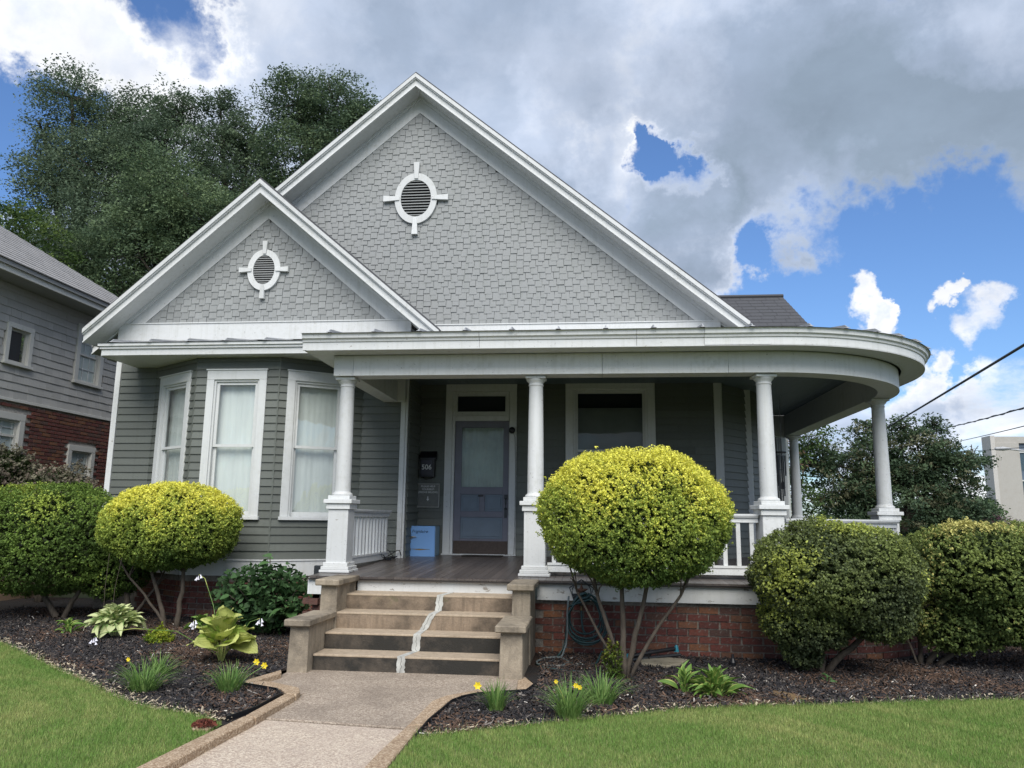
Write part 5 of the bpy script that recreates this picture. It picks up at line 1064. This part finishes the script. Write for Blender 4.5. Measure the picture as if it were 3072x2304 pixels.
# shingle courses, broken into shingles
ns_me = [(w, MB().add([(0,-.02,0),(w,-.02,0),(w,.011,0),(0,.011,0),(0,-.004,.16),(w,-.004,.16),(w,.011,.16),(0,.011,.16)],[(0,3,2,1),(4,5,6,7),(0,1,5,4),(1,2,6,5),(2,3,7,6),(3,0,4,7)]).mesh('siding_shingle', NSH)) for w in (.10,.14,.18,.23)]
cn = [0]; nl = MB(); z = 3.50; row = 0
while z < 5.5:
    u = 3.0+rnd.random()*.1
    while u < 8.0:
        w, me = rnd.choice(ns_me)
        if not any(c[0]-.0 < u+w/2 < c[1] and c[2]-.05 < z+.07 < c[3] for c in nwin):
            T = Mn @ Matrix.Translation((u, rnd.uniform(-.003,.002), z+rnd.uniform(-.003,.003)))
            if cn[0] < 300: cn[0] += 1; put(bpy.data.objects.new('siding_shingle', me), nb, T)
            else: nl.add([v.co[:] for v in me.vertices], [tuple(f.vertices) for f in me.polygons], T)
        u += w+.002
    z += .1445; row += 1
if nl.v: kind(nl.build('siding_shingle', NSH, nb), 'stuff')
MB(Mn).box(2.5,8.05,-.045,.011,3.44,3.495).build('belt_board', NTR, nb, bev=.004)
bn2 = []
for k in range(3):
    bn2.append(bks[k])
cn2 = [0]
def nskip(x, y, z): return any(c[0]-.08 < (y-8) < c[1]+.08 and c[2]-.02 < z < c[3]+.10 for c in nwin)
brickrun(lambda s: (NX+.012, 11.8+s, R(90)), 3.95, 1.98, 3.42, nb, pitch=.215, ch=.0715, sx=.925, sz=.85, skip=nskip, counter=cn2, depth=-.008)
MB(Mn).box(0,8.05,-.22,.0,-.05,.34).build('foundation_ledge', flat('tan_ledge', (.32,.22,.15), .9), nb)
def nwindow(c, cw, rail, cols, dark=False):
    u0, u1, z0, z1 = c; B = MB(Mn); B.box(u0,u0+cw,-.045,.02,z0+.05,z1-cw).box(u1-cw,u1,-.045,.02,z0+.05,z1-cw).box(u0,u1,-.047,.02,z1-cw,z1).box(u0-.03,u1+.03,-.075,.02,z0,z0+.049)
    w = B.build('window', NTR, nb, bev=.003); a, b_, lo, hi = u0+cw, u1-cw, z0+.05, z1-cw
    S_ = MB(Mn).box(a,a+.04,.02,.05,lo,hi).box(b_-.04,b_,.02,.05,lo,hi).box(a+.04,b_-.04,.02,.05,hi-.04,hi).box(a+.04,b_-.04,.02,.05,lo,lo+.05)
    if rail: S_.box(a+.04,b_-.04,.015,.055,rail-.02,rail+.02)
    S_.build('sash', NTR, w)
    if cols:
        mt = MB(Mn); 
        for k in range(1, cols): x = a+.04+(b_-a-.08)*k/cols; mt.box(x-.007,x+.007,.034,.046,lo+.05,hi-.04)
        for zz in (((rail+hi)/2, (rail+lo)/2) if rail else ((lo+hi)/2,)): mt.box(a+.04,b_-.04,.034,.046,zz-.007,zz+.007)
        mt.build('muntin', WHITE, w)
    MB(Mn).add([(a+.04,.04,lo+.05),(b_-.04,.04,lo+.05),(b_-.04,.04,hi-.04),(a+.04,.04,hi-.04)],[(0,1,2,3)]).build('pane', GLASSN, w)
    MB(Mn).box(a+.03,b_-.03,.11 if dark else .052,.115 if dark else .056,lo,hi).build('blind_or_dark_back', DARKIN if dark else CURT, w)  # dark windows get a near-black sheet painted as the unlit room, no blind
nwindow(nwin[0], .09, 0, 0, True); nwindow(nwin[1], .11, 4.675, 3); nwindow(nwin[2], .12, 2.84, 4); nwindow(nwin[3], .11, 2.25, 2)
MB().box(NX,-9.82,4,16.6,5.50,5.535).build('soffit', NDK, nb); MB().box(-9.82,-9.785,4,16.6,5.50,5.68).build('fascia', NTR, nb); MB().box(-9.785,-9.74,4,16.6,5.60,5.70).build('gutter', NDK, nb)
sl2 = .70; E0 = Vector((-9.72,4,5.68)); hip = [(-9.72,16.7,5.68),(-13.9,10.4,8.6)]
rfn = MB().add([(-9.72,2,5.68),(-9.72,16.7,5.68),(-13.9,10.4,8.60),(-13.9,2,8.60)],[(0,1,2,3)]).add([(-9.72,16.7,5.68),(-18,16.7,5.68),(-13.9,10.4,8.6)],[(0,1,2)]).build('roof', NROOF, nb)
rs = MB(); nrows = 30
rcount = 0
for k in range(nrows):
    f0 = k/nrows; f1 = (k+1.1)/nrows; x0 = -9.72-4.18*f0; z0 = 5.68+2.92*f0; x1 = -9.72-4.18*f1; z1 = 5.68+2.92*f1; ye = 16.7-6.3*f0; ye1 = 16.7-6.3*f1; y = 10.0+rnd.random()*.3
    while y < ye-.05:
        yn = min(y+.3, ye-.02); j = rnd.uniform(0, .006); vs = [(x0+.01,y,z0+.016+j),(x0+.01,yn-.006,z0+.016+j),(x1,min(yn-.006,ye1+.02),z1+.006),(x1,y if y < ye1 else ye1,z1+.006),(x0+.01,y,z0),(x0+.01,yn-.006,z0)]; y += .3
        if rcount < 280 and k < 22: rcount += 1; MB().add(vs, [(0,1,2,3),(0,4,5,1)]).build('roof_shingle', NROOF, nb)
        else: rs.add(vs, [(0,1,2,3),(0,4,5,1)])
kind(rs.build('roof_shingle', NROOF, nb), 'stuff')

# ------------------------------------------------------------------ far right: building, lamp, wires
CB = concrete('tower_concrete', (.43,.415,.385), (.30,.27,.23), .45, .7, .4); CBM = CB[0].out(CB[2], .9)
ob = thing('office_building', (33,60,0), 'pale concrete office block with dark vertical window strips at the right edge', 'building')
MB().box(29.6,31.3,60,61,-.1,7.4).box(29.6,60,60.5,61.4,-.1,.9).box(29.6,60,60.1,61.4,7.41,7.9).build('wall', CBM, ob)
MB().box(31.3,60,60.6,61.4,.9,7.4).build('core', CBM, ob)
MB().box(29.3,29.6,59.9,61.2,-.1,7.95).box(29.3,34,59.6,60.09,.85,1.05).build('pier', flat('pale_edge', (.55,.53,.5), .8), ob)
BW = flat('blue_spandrel', (.12,.16,.22), .4)
for k in range(5):
    x0 = 31.35+k*2.6; MB().box(x0,x0+.75,60.3,60.59,.9,7.4).build('window_strip', BW, ob)
    for j in range(3): w = MB().box(x0+.08,x0+.70,60.24,60.29,1.2+j*2.1,2.5+j*2.1).build('pane', GLASSD, ob); MB().box(x0,x0+.75,60.2,60.29,2.52+j*2.1,2.6+j*2.1).build('sill', WHITE, ob)
    MB().box(x0+.8,x0+2.55,60.1,60.59,.9,7.4).build('pier', CBM, ob)
lp = thing('street_lamp', (21.5,36,0), 'grey cobra head street lamp arm in front of the concrete building', 'street lamp')
MB().tube([(21.5,36,0),(21.5,36,4.4),(21.0,35.8,4.5),(18.4,35,4.62),(17.9,35,4.68)], [.09,.06,.05,.04,.04], 8).build('pole', METAL, lp)
MB().lathe([(.01,-.35),(.07,-.3),(.09,0),(.05,.28),(.03,.34)], 0, 0, 10, Matrix.Translation((17.6,35,4.70)) @ Matrix.Rotation(R(90), 4, 'Y')).build('lamp_head', METAL, lp)
def wire(p, q, r, sag, label, tw=0):
    p = Vector(p); q = Vector(q); pts = []
    n = 90 if tw else 30
    for i in range(n+1):
        f = i/n; pts.append(p.lerp(q, f)+Vector((0, 0, -4*sag*f*(1-f))))
    b = MB().tube(pts, r, 6)
    if tw: b.tube([v+Vector((tw*math.cos(i*.9), tw*math.sin(i*.9), tw*math.sin(i*.9))) for i, v in enumerate(pts)], r*.7, 5)
    tag(b.build('overhead_wire', CABLE), label, 'wire', 'service wires crossing the sky')
wire((4.5,4.6,3.75), (10.5,32.6,4.45), .020, .02, 'thickest overhead wire passing behind the curved porch column', .0)
wire((5.1,3.6,3.1), (14.0,31.9,5.25), .016, .12, 'twisted pair of overhead wires ending in the maple top', .022)
wire((4.4,3.0,2.6), (18.4,42.4,5.6), .012, .05, 'thin straight overhead wire below the twisted pair')
wire((9.0,10,2.90), (20,52,6.2), .010, .3, 'faintest lowest overhead wire above the concrete building')
